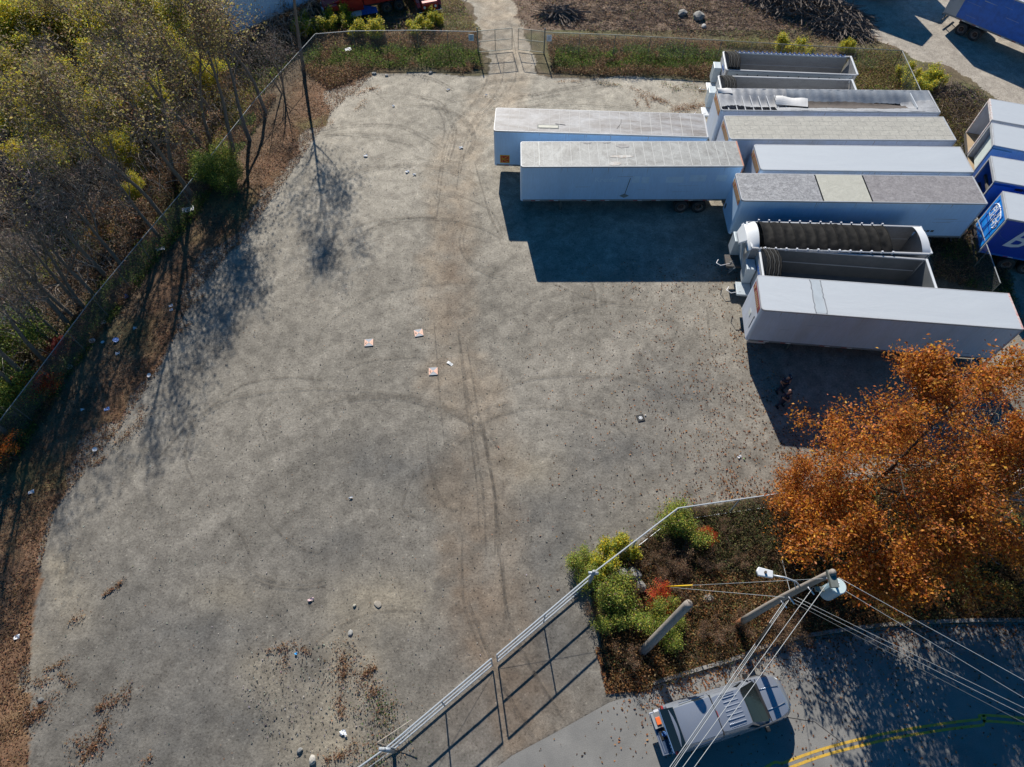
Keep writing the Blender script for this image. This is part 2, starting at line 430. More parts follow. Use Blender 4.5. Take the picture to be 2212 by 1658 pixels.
mRim = M("rusty_rim", (0.30, 0.24, 0.21), 0.7, 0.2, (0.16, 0.08, 0.05), 0.8, 9)
mRimIn = M("rusty_hub", (0.10, 0.055, 0.04), 0.85, 0.1)
mRail = M("side_rail_grey", (0.27, 0.29, 0.30), 0.55, 0.3, (0.15, 0.15, 0.14), 0.5, 3)
mInside = M("dark_interior", (0.12, 0.11, 0.10), 0.85)
mPly = M("plywood_lining", (0.45, 0.33, 0.20), 0.75, 0, (0.25, 0.18, 0.11), 0.5, 2)
mGalv = M("galvanised_steel", (0.34, 0.36, 0.37), 0.7, 0.2, (0.30, 0.31, 0.32), 0.5, 8)
mGalvD = M("weathered_steel_tube", (0.20, 0.22, 0.20), 0.6, 0.4, (0.12, 0.10, 0.08), 0.6, 8)
mRed = M("red_reflector", (0.42, 0.03, 0.03), 0.4); mWhR = M("white_reflector", (0.75, 0.75, 0.78), 0.35)
mTarp = M("black_tarp", (0.013, 0.013, 0.013), 0.7, 0, (0.035, 0.033, 0.031), 0.6, 3, fine=0.2, bmp=0.5)
mTarpG = M("faded_grey_tarp", (0.035, 0.036, 0.037), 0.7, 0, (0.09, 0.09, 0.088), 0.6, 5, (1, 0.3, 1), fine=0.2, bmp=0.5)

def roofmat(name, base, dirt, amt, scale, stretch=(1, 1, 1), speck=0.0, lo=0.35, hi=0.68, fine=16):
    m, nt, b = nodemat(name); v = coords(nt, stretch)
    n = noise(nt, scale, 7, 0.7, v, 1.2); f = ramp(nt, n.outputs[0], [(lo, (0, 0, 0)), (hi, (amt,) * 3)])
    c = mix(nt, f, base, dirt)
    n2 = noise(nt, fine, 5, 0.8, v, 0.8); f2 = ramp(nt, n2.outputs[0], [(0.32, (1 - speck,) * 3), (0.66, (1 + speck * 0.7,) * 3)])
    c = mix(nt, 1.0, c, f2, 'MULTIPLY'); nt.links.new(c, b.inputs['Base Color'])
    b.inputs['Roughness'].default_value = 0.62; b.inputs['Metallic'].default_value = 0.05
    bump(nt, b, n.outputs[0], 0.4, 0.05); return m
def trackmat():
    m, nt, b = nodemat("pressed_track"); v = coords(nt)
    n = noise(nt, 3.0, 5, 0.7, v); f = ramp(nt, n.outputs[0], [(0.36, (0.0,) * 3), (0.68, (0.40,) * 3)])
    b.inputs['Base Color'].default_value = (0.115, 0.098, 0.080, 1); b.inputs['Roughness'].default_value = 0.95
    nt.links.new(f, b.inputs['Alpha']); return m
mTrack = trackmat()
def track(pts, w, z, gauge=0.0):
    c = catmull([Vector(p) for p in pts], 7); mb = MB()
    for off in ((0.0,) if not gauge else (0.0, gauge)):
        L = []
        for i_, p in enumerate(c):
            d = (c[min(i_+1, len(c)-1)] - c[max(i_-1, 0)]).normalized(); nr = Vector((-d.y, d.x)); ww = w * (0.35 + 0.65 * sin(pi * min(1, max(0, i_ / (len(c) - 1))))**0.5)
            L.append((p + nr * (off + ww / 2), p + nr * (off - ww / 2)))
        for a, b in zip(L[:-1], L[1:]): mb.quad((*a[1], z), (*b[1], z), (*b[0], z), (*a[0], z))
    return struct(mb.build("tyre_track", mTrack))
rtk = random.Random(12)
for i_, a in enumerate(ARCS):
    track(a, 0.22 if i_ in (0, 2, 3, 5) else 0.16, 0.012 + 0.0011 * i_, 0.26 if i_ in (2, 3, 5, 6, 0) else 0.0)
for k in range(24):                                                # long streaks along the worn track and sweeping turns off it
    base = (PATH1, PATH2, PATH3, PATH4)[k % 4]; o_ = rtk.uniform(-0.9, 0.9); i0 = rtk.randrange(0, len(base) - 3); seg_ = base[i0:i0 + rtk.randint(3, 4)]
    track([(x + o_ + rtk.uniform(-.1, .1), y + rtk.uniform(-.2, .2)) for x, y in seg_], rtk.uniform(0.07, 0.20), 0.040 + 0.0011 * k)
for k, (u, v, rx, ry, a0, a1) in enumerate([(900,560,210,90,200,330),(880,420,150,60,190,350),(1010,760,330,150,185,280),(820,1020,260,160,230,340),(1180,1000,200,120,200,330),(760,350,150,60,200,340),(1250,860,180,50,190,350),(640,1180,130,80,60,150),
        (560,980,160,120,150,240),(900,300,120,70,250,400),(860,280,100,80,280,380),(1120,520,120,80,100,200),(980,900,60,200,80,170),(1330,720,140,60,180,300),(700,900,260,60,190,300),(1180,200,160,30,180,330),(1150,235,200,30,190,350),(1240,250,150,22,170,340)]):
    pts = [G(u + rx * cos(R(a0 + (a1 - a0) * q / 7)), v + ry * sin(R(a0 + (a1 - a0) * q / 7))) for q in range(8)]
    track(pts, 0.17 if k % 3 else 0.24, 0.095 + 0.0011 * k - 0.05, 0.24 if k % 2 else 0.0)
for _m in (mTarp, mTarpG): _m.node_tree.nodes["Principled BSDF"].inputs["Specular IOR Level"].default_value = 0.08
rT1 = roofmat("roof_grey_streaked", (0.38, 0.38, 0.39), (0.17, 0.145, 0.13), 1.0, 0.55, (0.5, 1.3, 1), 0.28, fine=6)
rT2 = roofmat("roof_grey_mottled", (0.40, 0.405, 0.39), (0.20, 0.195, 0.185), 0.9, 1.0, (1, 1, 1), 0.25, fine=9)
rT6a = roofmat("roof_speckled_grey", (0.45, 0.45, 0.46), (0.17, 0.17, 0.18), 0.9, 3.2, (1, 1, 1), 0.38, 0.3, 0.62, fine=12)
rT6b = roofmat("roof_buff_sheet", (0.50, 0.49, 0.42), (0.38, 0.37, 0.31), 0.6, 2.0, (1, 1, 1), 0.14)
rT6c = roofmat("roof_brown_grey", (0.33, 0.31, 0.31), (0.18, 0.165, 0.17), 0.9, 2.2, (1, 1, 1), 0.3, fine=9)
rT3 = roofmat("roof_torn_sheet", (0.36, 0.37, 0.39), (0.22, 0.22, 0.23), 0.7, 1.6, (1, 1, 1), 0.18)
rWhite = roofmat("roof_white", (0.50, 0.535, 0.57), (0.44, 0.47, 0.51), 0.5, 0.5, (0.3, 1, 1), 0.03)
def quilt():
    m, nt, b = nodemat("roof_beige_quilted"); v = coords(nt)
    br = nt.nodes.new("ShaderNodeTexBrick"); nt.links.new(v, br.inputs[0])
    for k, val in (('Scale', 1.0), ('Brick Width', 0.66), ('Row Height', 0.5), ('Mortar Size', 0.018), ('Mortar Smooth', 0.6)): br.inputs[k].default_value = val
    br.inputs['Color1'].default_value = (0.46, 0.44, 0.385, 1); br.inputs['Color2'].default_value = (0.43, 0.41, 0.36, 1); br.inputs['Mortar'].default_value = (0.27, 0.26, 0.235, 1)
    n = noise(nt, 2.4, 5, 0.7, v, 1); f = ramp(nt, n.outputs[0], [(0.35, (0.86,) * 3), (0.65, (1.06,) * 3)])
    c = mix(nt, 1.0, br.outputs[0], f, 'MULTIPLY'); nt.links.new(c, b.inputs['Base Color'])
    b.inputs['Roughness'].default_value = 0.8; bump(nt, b, n.outputs[0], 0.6, 0.08); return m
rT4 = quilt()

# ------------------------------------------------------------------ wheels
def wheel_meshes():
    def ring(prof, n=24):
        mb = MB()
        for r, y in prof:
            for j in range(n):
                t = 2 * pi * j / n; mb.v.append((r * cos(t), y, r * sin(t)))
        for k in range(len(prof) - 1):
            for j in range(n): mb.f.append((k*n+j, k*n+(j+1) % n, (k+1)*n+(j+1) % n, (k+1)*n+j))
        return mb
    ty = ring([(0.29, 0.0), (0.40, -0.03), (0.48, -0.03), (0.515, 0.02), (0.515, 0.24), (0.48, 0.27), (0.515, 0.30), (0.515, 0.52), (0.48, 0.55), (0.30, 0.54)]).mesh("tyre", mTyre, True)
    ri = ring([(0.29, 0.0), (0.27, -0.01), (0.25, 0.03), (0.20, 0.10), (0.19, 0.14)]).mesh("rim", mRim, True)
    hb = ring([(0.19, 0.14), (0.13, 0.13), (0.12, 0.0), (0.10, -0.02), (0.0, -0.02)]).mesh("hub", mRimIn, True)
    return ty, ri, hb
TY, RI, HB = wheel_meshes()
def wheel(parent, x, y, far=False, s=1.0):
    w = link("wheel", TY, parent); w.location = (x, y, 0.50 * s); w.scale = (s, s, s)
    if far: w.rotation_euler = (0, 0, pi)
    link("rim", RI, w); link("hub", HB, w); return w

# ------------------------------------------------------------------ van trailers
W_T = 2.59
def van(label, BL, ang, L, nose='L', z0=1.15, z1=4.11, side=None, roof=None, open_rear=False, seams=0, roof_parts=None,
        torn=False, name="semi_trailer", cat="semi trailer", group="white box trailers parked in the yard", reflect=True, rails=None, front=None, endmat=None):
    side = side or mWhite; roof = roof or rWhite; rails = rails or mRail; front = front or side
    t = thing(name, label, cat, (*BL, 0), ang, group)
    X = (lambda x: x) if nose == 'L' else (lambda x: L - x)
    def bx(nm, x0, x1, y0, y1, za, zb, m, bev=0.0, par=t):
        a, b = sorted((X(x0), X(x1))); return MB().box(a, b, y0, y1, za, zb).build(nm, m, par, bevel=bev)
    Wd = W_T
    # walls (hollow), floor
    c = 0.16                                                        # rounded nose corners
    bx("side_wall", c, L, 0.0, 0.04, z0 + 0.14, z1 - 0.10, side)
    bx("side_wall", c, L, Wd - 0.04, Wd, z0 + 0.14, z1 - 0.10, side)
    mb = MB(); ps = []
    for k in range(5):
        a_ = k / 4 * pi / 2; ps.append((c - c * sin(a_), Wd - c + c * cos(a_)))
    for k in range(5):
        a_ = k / 4 * pi / 2; ps.append((c - c * cos(a_), c - c * sin(a_)))
    outer = [(X(x), y) for x, y in ps]; inner = [(X(x + 0.05 if i_ < 3 or i_ > 6 else x + 0.05), min(max(y, 0.045), Wd - 0.045)) for i_, (x, y) in enumerate(ps)]
    for (a0, a1, b0, b1) in zip(outer[:-1], outer[1:], inner[:-1], inner[1:]):
        mb.quad((*a0, z0), (*a1, z0), (*a1, z1 - 0.10), (*a0, z1 - 0.10)); mb.quad((*b0, z0), (*b1, z0), (*b1, z1 - 0.10), (*b0, z1 - 0.10))
    fw = mb.build("front_wall", front, t, smooth=False)
    bx("floor", 0.1, L, 0.05, Wd - 0.05, z0 + 0.02, z0 + 0.16, mPly if open_rear or torn else mFrame)
    bx("bottom_rail", c, L, -0.012, 0.05, z0, z0 + 0.138, rails); bx("bottom_rail", c, L, Wd - 0.05, Wd + 0.012, z0, z0 + 0.138, rails)
    bx("top_rail", c, L, -0.014, 0.05, z1 - 0.115, z1 + 0.004, mAlu, 0.01); bx("top_rail", c, L, Wd - 0.05, Wd + 0.014, z1 - 0.115, z1 + 0.004, mAlu, 0.01)
    mb = MB()
    for (a0, a1) in zip(outer[:-1], outer[1:]):
        mb.quad((*a0, z1 - 0.12), (*a1, z1 - 0.12), (*a1, z1 + 0.006), (*a0, z1 + 0.006))
        i0 = (a0[0] * 0.9 + X(0.5) * 0.1, a0[1] * 0.96 + Wd / 2 * 0.04); i1 = (a1[0] * 0.9 + X(0.5) * 0.1, a1[1] * 0.96 + Wd / 2 * 0.04)
        mb.quad((*a0, z1 + 0.006), (*a1, z1 + 0.006), (*i1, z1 + 0.006), (*i0, z1 + 0.006))
    mb.build("nose_rail", mAlu, t)
    # side posts seen as faint vertical seams
    n = int(L / 1.22); sp_me = MB().box(-0.018, 0.018, -0.006, 0.0, z0 + 0.14, z1 - 0.115).mesh("side_post", side)
    for k in range(1, n + 1):
        for yy in (0.0, Wd + 0.006):
            o = link("side_post", sp_me, t); o.location = (X(c + (L - c) * k / (n + 1)), yy, 0)
    rs = random.Random(int(BL[0] * 97 + L * 13)); mRust = M("rust_run", (0.30, 0.20, 0.15), 0.8, 0, (0.45, 0.40, 0.36), 0.7, 5); mScf = M("side_scuff", (0.36, 0.42, 0.50), 0.6, 0, (0.25, 0.27, 0.30), 0.6, 3)
    for k in range(9):
        x = rs.uniform(0.5, L - 0.5); zt_ = z1 - 0.12; ln = rs.uniform(0.15, 0.7); w_ = rs.uniform(0.006, 0.016)
        MB().prism([(X(x) - w_, -0.0015, zt_), (X(x) + w_, -0.0015, zt_), (X(x) + w_ * 0.2, -0.0015, zt_ - ln)], (0, 0.001, 0)).build("rust_run", mRust, t)
    for k in range(5):
        x = rs.uniform(0.8, L - 1.5); z_ = rs.uniform(z0 + 0.3, z1 - 0.7); l_ = rs.uniform(0.3, 1.6); MB().prism([(X(x), -0.0018, z_), (X(x + l_), -0.0018, z_ + rs.uniform(-.03, .05)), (X(x + l_), -0.0018, z_ + 0.035), (X(x), -0.0018, z_ + 0.02)], (0, 0.001, 0)).build("scuff_mark", mScf, t)
    # rear frame
    em = endmat or mAlu
    bx("rear_header", L - 0.06, L + 0.04, 0, Wd, z1 - 0.22, z1 + 0.012, em, 0.01)
    bx("rear_post", L - 0.06, L + 0.03, -0.016, 0.10, z0, z1 - 0.22, em); bx("rear_post", L - 0.06, L + 0.03, Wd - 0.10, Wd + 0.016, z0, z1 - 0.22, em)
    bx("rear_sill", L - 0.06, L + 0.04, 0.0, Wd, z0 - 0.12, z0 + 0.14, mFrame)
    if not open_rear:
        for y0, y1 in ((0.11, Wd / 2 - 0.005), (Wd / 2 + 0.005, Wd - 0.11)):
            d = bx("rear_door", L - 0.03, L + 0.02, y0, y1, z0 + 0.15, z1 - 0.23, side)
            a = X(L + 0.035)
            for yy in (y0 + 0.3, y1 - 0.3): MB().tube([(a, yy, z0 + 0.15), (a, yy, z1 - 0.25)], 0.016, 6).build("lock_rod", mGalv, d)
    else:
        for s_, yb in ((-1, -0.05), (1, Wd + 0.05)):
            y0, y1 = sorted((yb, yb + s_ * 0.045)); bx("rear_door", L - 1.25, L - 0.02, y0, y1, z0 + 0.15, z1 - 0.23, side)
    # roof
    rz0, rz1 = z1 - 0.02, z1
    if torn: pass
    elif roof_parts:
        for (a, b, rm) in roof_parts: bx("roof_panel", a * L + 0.05, b * L - 0.04, 0.05, Wd - 0.05, rz0, rz1 + 0.001 + 0.004 * a, rm)
    else: bx("roof", 0.045, L - 0.06, 0.05, Wd - 0.05, rz0, rz1, roof)
    if seams:
        me = MB().box(-0.016, 0.016, 0.08, Wd - 0.08, 0, 0.012).mesh("roof_seam", seams[1])
        for k in range(1, seams[0]):
            o = link("roof_seam", me, t); o.location = (X(0.3 + (L - 0.6) * k / seams[0]), 0, z1)
    # running gear
    for y in (0.25, Wd - 0.35): bx("frame_rail", 0.6, L - 0.1, y + 0.35 if y < 1 else y - 0.35, y + 0.45 if y < 1 else y - 0.25, z0 - 0.22, z0 + 0.02, mFrame)
    for k, x in enumerate((L - 3.35, L - 2.1)):
        bx("axle", x - 0.06, x + 0.06, 0.3, Wd - 0.3, 0.44, 0.56, mFrame)
        wheel(t, X(x), 0.03); wheel(t, X(x), Wd - 0.03, True)
    bx("suspension", L - 3.9, L - 1.5, 0.62, Wd - 0.62, 0.62, z0 - 0.05, mFrame)
    for y in (0.45, Wd - 0.45):
        g = MB().tube([(X(2.9), y, 0.05), (X(2.9), y, z0)], 0.06, 6).build("landing_leg", mGalvD, t)
        bx("foot", 2.78, 3.02, y - 0.13, y + 0.13, 0.0, 0.045, mGalvD, par=g)
    bx("bumper", L - 0.16, L - 0.08, 0.25, Wd - 0.25, 0.45, 0.56, mFrame)
    for y in (0.7, Wd - 0.7): bx("bumper_strut", L - 0.15, L - 0.09, y - 0.05, y + 0.05, 0.56, z0 - 0.1, mFrame)
    if reflect:
        mr = MB().box(-0.15, 0.15, -0.018, -0.0125, 0.03, 0.08).mesh("reflector", mRed); mw = MB().box(-0.15, 0.15, -0.018, -0.0125, 0.03, 0.08).mesh("reflector", mWhR)
        k = 0; x = 0.9
        while x < L - 0.5:
            for j, me in enumerate((mr, mw)):
                o = link("reflector", me, t); o.location = (X(x + j * 0.31 * (1 if nose == 'L' else -1)), 0, z0)
            x += 2.3 if k % 2 else 1.3; k += 1
    return t, X

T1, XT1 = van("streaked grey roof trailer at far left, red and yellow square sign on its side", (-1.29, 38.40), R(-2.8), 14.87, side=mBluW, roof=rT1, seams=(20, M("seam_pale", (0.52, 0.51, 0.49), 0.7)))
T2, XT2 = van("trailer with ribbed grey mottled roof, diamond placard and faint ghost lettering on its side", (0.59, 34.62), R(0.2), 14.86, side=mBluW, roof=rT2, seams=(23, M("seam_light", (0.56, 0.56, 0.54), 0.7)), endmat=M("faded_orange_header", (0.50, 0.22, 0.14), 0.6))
T4, XT4 = van("trailer with beige quilted roof between the torn-roof trailer and the plain white one", (15.03, 37.49), R(-0.5), 15.57, roof=rT4)
T5, XT5 = van("clean white roof trailer between the beige-roofed and the grey-patched ones", (16.51, 34.32), R(-1.03), 14.03, roof=rWhite)
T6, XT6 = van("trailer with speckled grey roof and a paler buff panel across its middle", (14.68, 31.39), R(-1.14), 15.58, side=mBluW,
              roof_parts=[(0, 0.335, rT6a), (0.335, 0.535, rT6b), (0.535, 1.0, rT6c)])
T9, XT9 = van("white trailer nearest the orange tree, patched seam across its roof, maroon banner on its nose", (14.10, 22.50), R(-5.6), 14.24, roof=rWhite, endmat=M("worn_red_white_header", (0.66, 0.55, 0.52), 0.6, 0, (0.5, 0.1, 0.08), 0.9, 5))
T3, XT3 = van("trailer with its roof sheet torn open and sagging, roof bows showing at the nose", (15.02, 40.72), R(-1.0), 15.6, torn=True)

# T2: a wide cap joint near the nose, patches, placard, strut mark, ghost lettering
mb = MB().box(1.23, 1.28, 0.06, 2.53, 4.11, 4.135); mb.build("roof_joint", mRail, T2)
mPatch = M("bitumen_patch", (0.30, 0.285, 0.27), 0.8, 0, (0.52, 0.50, 0.48), 0.8, 5)
mPatchL = M("torn_patch_pale", (0.62, 0.60, 0.56), 0.8, 0, (0.33, 0.22, 0.14), 0.8, 4)
def blobpatch(t, x, y, rx, ry, z, m, seed, name="roof_patch"):
    r = random.Random(seed); mb = MB(); pts = []
    for k in range(14):
        a = 2 * pi * k / 14; q = 0.75 + 0.4 * r.random(); pts.append((x + rx * q * cos(a), y + ry * q * sin(a), z))
    mb.prism(pts, (0, 0, 0.012)); return mb.build(name, m, t)
blobpatch(T2, 4.6, 2.42, 0.30, 0.10, 4.111, mPatch, 1); blobpatch(T2, 5.9, 2.45, 0.26, 0.08, 4.111, mPatch, 2)
blobpatch(T2, 7.0, 2.12, 0.50, 0.22, 4.111, mPatch, 3); blobpatch(T2, 6.9, 1.0, 0.85, 0.16, 4.111, mPatchL, 4); blobpatch(T2, 6.3, 0.26, 0.42, 0.2, 4.111, mPatchL, 5)
mPl = M("placard_grey", (0.22, 0.25, 0.25), 0.6)
MB().prism([(7.25, -0.03, 1.45), (7.58, -0.03, 1.62), (7.25, -0.03, 1.80), (6.92, -0.03, 1.62)], (0, 0.02, 0)).build("placard", mPl, T2)
MB().tube([(7.28, -0.02, 1.8), (7.46, -0.02, 3.15)], 0.02, 5).build("vertical_strip", mFrame, T2)
mGhost = M("ghost_lettering_paint", (0.60, 0.78, 0.94), 0.45)
for txt, x, z, s in (("Kreider", 5.9, 3.0, 0.55),):
    o = link("ghost_lettering", text_mesh(txt, s, mGhost, extrude=0.001, bold=0.01), T2); o.location = (x, -0.006, z); o.rotation_euler = (pi/2, 0, 0)
for x0, x1, za, zb in ((7.6, 8.1, 2.75, 3.3), (8.25, 8.75, 2.7, 3.25), (9.9, 11.1, 2.75, 3.25), (11.5, 12.6, 2.85, 3.4), (13.3, 14.0, 2.85, 3.4)):
    MB().box(x0, x1, -0.009, -0.0065, za, zb).build("ghost_panel", mGhost, T2)
# T1: sign, hatch patch, scratches
mRedS = M("sign_red", (0.50, 0.035, 0.02), 0.5); mYelS = M("sign_yellow", (0.78, 0.48, 0.03), 0.5)
sg = MB().box(0.42, 1.12, -0.022, -0.012, 1.42, 2.10).build("square_sign", mYelS, T1)
MB().box(0.47, 1.07, -0.026, -0.0225, 1.47, 2.05).build("red_field", mRedS, sg)
mb = MB()
for p, q in (((0.58, 1.55), (0.58, 1.97)), ((0.60, 1.76), (0.98, 2.0)), ((0.60, 1.76), (0.98, 1.52)), ((0.60, 1.76), (1.03, 1.76))):
    mb.tube([(p[0], -0.03, p[1]), (q[0], -0.03, q[1])], 0.022, 4)
mb.build("arrow_emblem", mYelS, sg)
hp = MB().box(3.05, 4.55, 0.42, 0.80, 4.111, 4.125).build("hatch_patch", M("patch_dark_edge", (0.16, 0.18, 0.17), 0.7), T1)
MB().box(3.12, 4.48, 0.48, 0.74, 4.125, 4.132).build("hatch_cover", rT6b, hp)
MB().tube([(8.6, 0.6, 4.12), (8.9, 1.2, 4.12), (8.95, 1.7, 4.12)], 0.012, 4).build("roof_scratch", mFrame, T1)
MB().tube([(4.3, 0.95, 4.12), (5.0, 0.85, 4.12)], 0.018, 4).build("roof_scratch", mFrame, T1)
# T9: cross seam, banner on the nose, door stencil
for x in (3.02, 3.62):
    r_ = random.Random(int(x * 10)); mb = MB(); p0 = None
    for k in range(13):
        y = 0.06 + 2.47 * k / 12; p = (x + r_.uniform(-0.035, 0.035), y, 4.113)
        if p0: mb.tube([p0, p], 0.035, 5)
        p0 = p
    mb.build("seam_bead", M("seam_grey", (0.22, 0.24, 0.27), 0.8), T9)
MB().box(3.06, 3.58, 0.07, 2.52, 4.111, 4.117).build("seam_sheet", M("seam_sheet", (0.44, 0.49, 0.53), 0.6), T9)
mMar = M("maroon_banner", (0.20, 0.015, 0.03), 0.6, 0, (0.35, 0.18, 0.12), 0.5, 6); mTan = M("tan_lettering", (0.52, 0.34, 0.20), 0.7, 0, (0.38, 0.15, 0.10), 0.4, 10)
def banner(t, base, seed, z=3.45, h=0.48):
    b = MB().box(-0.022, -0.006, 0.25, 2.30, z, z + h).build("banner", base, t)
    r_ = random.Random(seed); y = 2.05
    MB().box(-0.03, -0.0225, y - 0.06, y + 0.06, z + 0.05, z + h - 0.04).build("letter_stroke", mTan, b)
    MB().box(-0.034, -0.0305, y - 0.16, y + 0.2, z + 0.28, z + 0.37).build("letter_stroke", mTan, b)
    y -= 0.3
    while y > 0.5:
        w = r_.uniform(0.07, 0.12); MB().prism([(-0.027, y, z + 0.06), (-0.027, y - w, z + 0.06), (-0.027, y - w - 0.05, z + h - 0.12), (-0.027, y - 0.05, z + h - 0.12)], (-0.006, 0, 0)).build("letter_stroke", mTan, b)
        y -= w + 0.06
    return b
banner(T9, mMar, 1); mBr = M("ochre_banner", (0.40, 0.22, 0.06), 0.65, 0, (0.45, 0.06, 0.04), 0.9, 2.2, fine=0.3)
for tt in (T3, T4, T5, T6): banner(tt, mBr, 3 + id(tt) % 1)
MB().box(-0.02, -0.006, 1.0, 1.35, 2.2, 2.6).build("data_plate", M("data_plate", (0.60, 0.64, 0.62), 0.6), T9)
mb = MB(); mb.tube([(-0.01, 0.42, 1.9), (-0.01, 0.42, 3.0), (-0.01, 0.25, 3.0)], 0.014, 5); mb.build("air_line", mFrame, T9)
for k in range(5): MB().box(XT9(14.29), XT9(14.30), 0.35 + k * 0.42, 0.55 + k * 0.42, 3.93, 4.08).build("header_lamp", mRed, T9)
MB().box(0.1, 1.2, -0.014, -0.008, 1.0, 1.14).build("scuff_strip", M("scuff", (0.45, 0.42, 0.40), 0.8), T9)

# T3: bows, the torn and sagging sheet
L3 = 15.6
for k in range(1, 26):
    x = 0.6 * k; zz = 4.0 if k < 9 else 3.62
    MB().box(x - 0.03, x + 0.03, 0.05, 2.54, zz - 0.02, zz + 0.02).build("roof_bow", mAlu, T3)
def sag(u, v, y0=0.05, y1=2.54):
    x = 0.05 + (L3 - 0.15) * u; y = y0 + (y1 - y0) * v
    s = 0.30 * math.exp(-((v - 0.45) / 0.28) ** 2) * min(1, u * 6) * (1 if u < 0.86 else max(0, (1 - u) / 0.14))
    w = 0.02 * sin(u * 160) * (v > 0.5) + 0.02 * sin(u * 37 + v * 9)
    return (x, y, 4.13 - s + w)
def band(name, x0, x1, lo, hi, m, seed, z=0.0, nu=70, nv=6):
    r_ = random.Random(seed); jl = [r_.uniform(-1, 1) for _ in range(nu + 1)]
    mb = MB()
    def fn(a, b):
        x = x0 + (x1 - x0) * a; l = lo(x) + 0.05 * jl[min(nu, int(round(a * nu)))]; h = hi(x)
        y = l + (h - l) * b; p = sag((x - 0.05) / (L3 - 0.15), (y - 0.05) / 2.49); return (x, y, p[2] + z)
    mb.grid(fn, nu, nv); return mb.build(name, m, T3, smooth=True)
rHole = M("roof_lining_brown", (0.085, 0.070, 0.062), 0.85, 0, (0.14, 0.11, 0.09), 0.6, 6)
band("torn_roof_sheet", 0.05, 5.1, lambda x: 0.28 + 0.30 * max(0, sin(x * 1.4)) + 0.10 * x, lambda x: 2.54, rT3, 1)
band("roof_sheet_far", 5.1, L3 - 0.12, lambda x: 1.35 + 0.0 * x, lambda x: 2.54, roofmat("roof_sag_shaded_blue_grey", (0.24, 0.27, 0.31), (0.16, 0.17, 0.19), 0.6, 1.3, (1, 1, 1), 0.15), 2)  # blue-grey sheet, with the shade of the sag put into its darker colour
band("roof_lining", 5.1, 13.6, lambda x: 0.50 + 0.10 * ((x - 9) / 4.5) ** 2, lambda x: 1.46 - 0.35 * max(0, (x - 10) / 3.6), rHole, 3, 0.01)
band("roof_sheet_near", 4.0, L3 - 0.12, lambda x: 0.06, lambda x: 0.50 + 0.10 * ((x - 9) / 4.5) ** 2, rT3, 4, 0.0)
band("roof_sheet_end", 13.3, L3 - 0.12, lambda x: 0.55, lambda x: 1.45, rT3, 5, 0.006)
mFlap = M("white_flap", (0.72, 0.70, 0.68), 0.5)
mb = MB().grid(lambda a, b: (4.0 + 2.3 * a + 0.2 * b, 0.75 + 0.95 * b - 0.25 * a, 4.10 + 0.16 * sin(pi * b * 0.9) * (1 - a) + 0.05 * sin(a * 9) * b), 10, 6); mb.build("torn_flap", mFlap, T3, smooth=False)
mb = MB().grid(lambda a, b: (0.02 + 1.1 * a, 1.95 + 0.6 * b, 4.16 + 0.16 * sin(pi * b) * (1 - a) + 0.02 * sin(a * 11)), 6, 4); mb.build("torn_flap", mFlap, T3, smooth=True)
MB().box(14.1, 14.16, 0.5, 2.2, 3.98, 4.16).build("roof_seam", mWhiteC, T3)
# nose side marks of T6 and its side writing
mb = MB()
for k in range(5): mb.box(12.2 + 0.28 * k, 12.4 + 0.28 * k, -0.012, -0.007, 1.62, 1.78)
mb.build("side_number_marks", mFrame, T6)
MB().box(-0.02, -0.004, 2.05, 2.25, 1.5, 1.9).build("front_sticker", mFrame, T6)

# ------------------------------------------------------------------ trailers beyond the fence on the right
grpR = "box trailers backed up to the fence on the right"
mBlueS = M("blue_trailer_side", (0.03, 0.17, 0.62), 0.4, 0, (0.02, 0.05, 0.20), 0.5, 2)
mBlueD = M("deep_blue_side", (0.015, 0.06, 0.42), 0.35, 0, (0.02, 0.07, 0.30), 0.6, 1.2)
mBlueL = M("bright_blue_doors", (0.015, 0.27, 0.80), 0.35, 0, (0.01, 0.12, 0.45), 0.5, 1.5)
RW = dict(nose='R', group=grpR)
def backed(label, corner, ang, L=14.6, **k):
    return van(label, corner, R(ang), L, nose='R', group=grpR, **k)
Ra, _ = backed("open-backed white trailer furthest up the right edge, worn header over a dark doorway", (34.0, 39.60), -18, open_rear=True, roof=rWhite, endmat=M("worn_header", (0.70, 0.70, 0.68), 0.6, 0, (0.4, 0.08, 0.06), 0.8, 6))
Rb_, _ = backed("second white open-backed trailer with a pale sheet hanging inside its doorway", (33.0, 36.83), -19, open_rear=True, roof=rWhite)
Rc, _ = backed("blue-sided trailer with white roof and bare dark doorway, above the one lettered in blue", (31.64, 33.23), -16, open_rear=True, side=mBlueS, roof=rWhite)
Rd, _ = backed("deep blue trailer with white side letters and bright blue lettered doors", (31.02, 29.75), -16, side=mBlueD, roof=rWhite, rails=mBlueS)
MB().box(0.3, 0.34, 0.2, 2.3, 1.5, 3.9).build("hanging_sheet", M("pale_sheet", (0.62, 0.70, 0.68), 0.7), Rb_)
# inside shelves of the third
for z in (1.9, 2.6, 3.3): MB().box(0.4, 0.55, 0.1, 2.5, z, z + 0.14).build("load_bar", mInside, Rc)
mb = MB()
rr = random.Random(5)
for k in range(26):
    x = rr.uniform(0.5, 5.5); z = rr.uniform(2.6, 3.7); mb.box(x, x + rr.uniform(0.1, 0.5), -0.012, -0.007, z, z + rr.uniform(0.05, 0.2))
mb.build("flaked_lettering", M("flaked_dark", (0.03, 0.02, 0.05), 0.7), Rc)
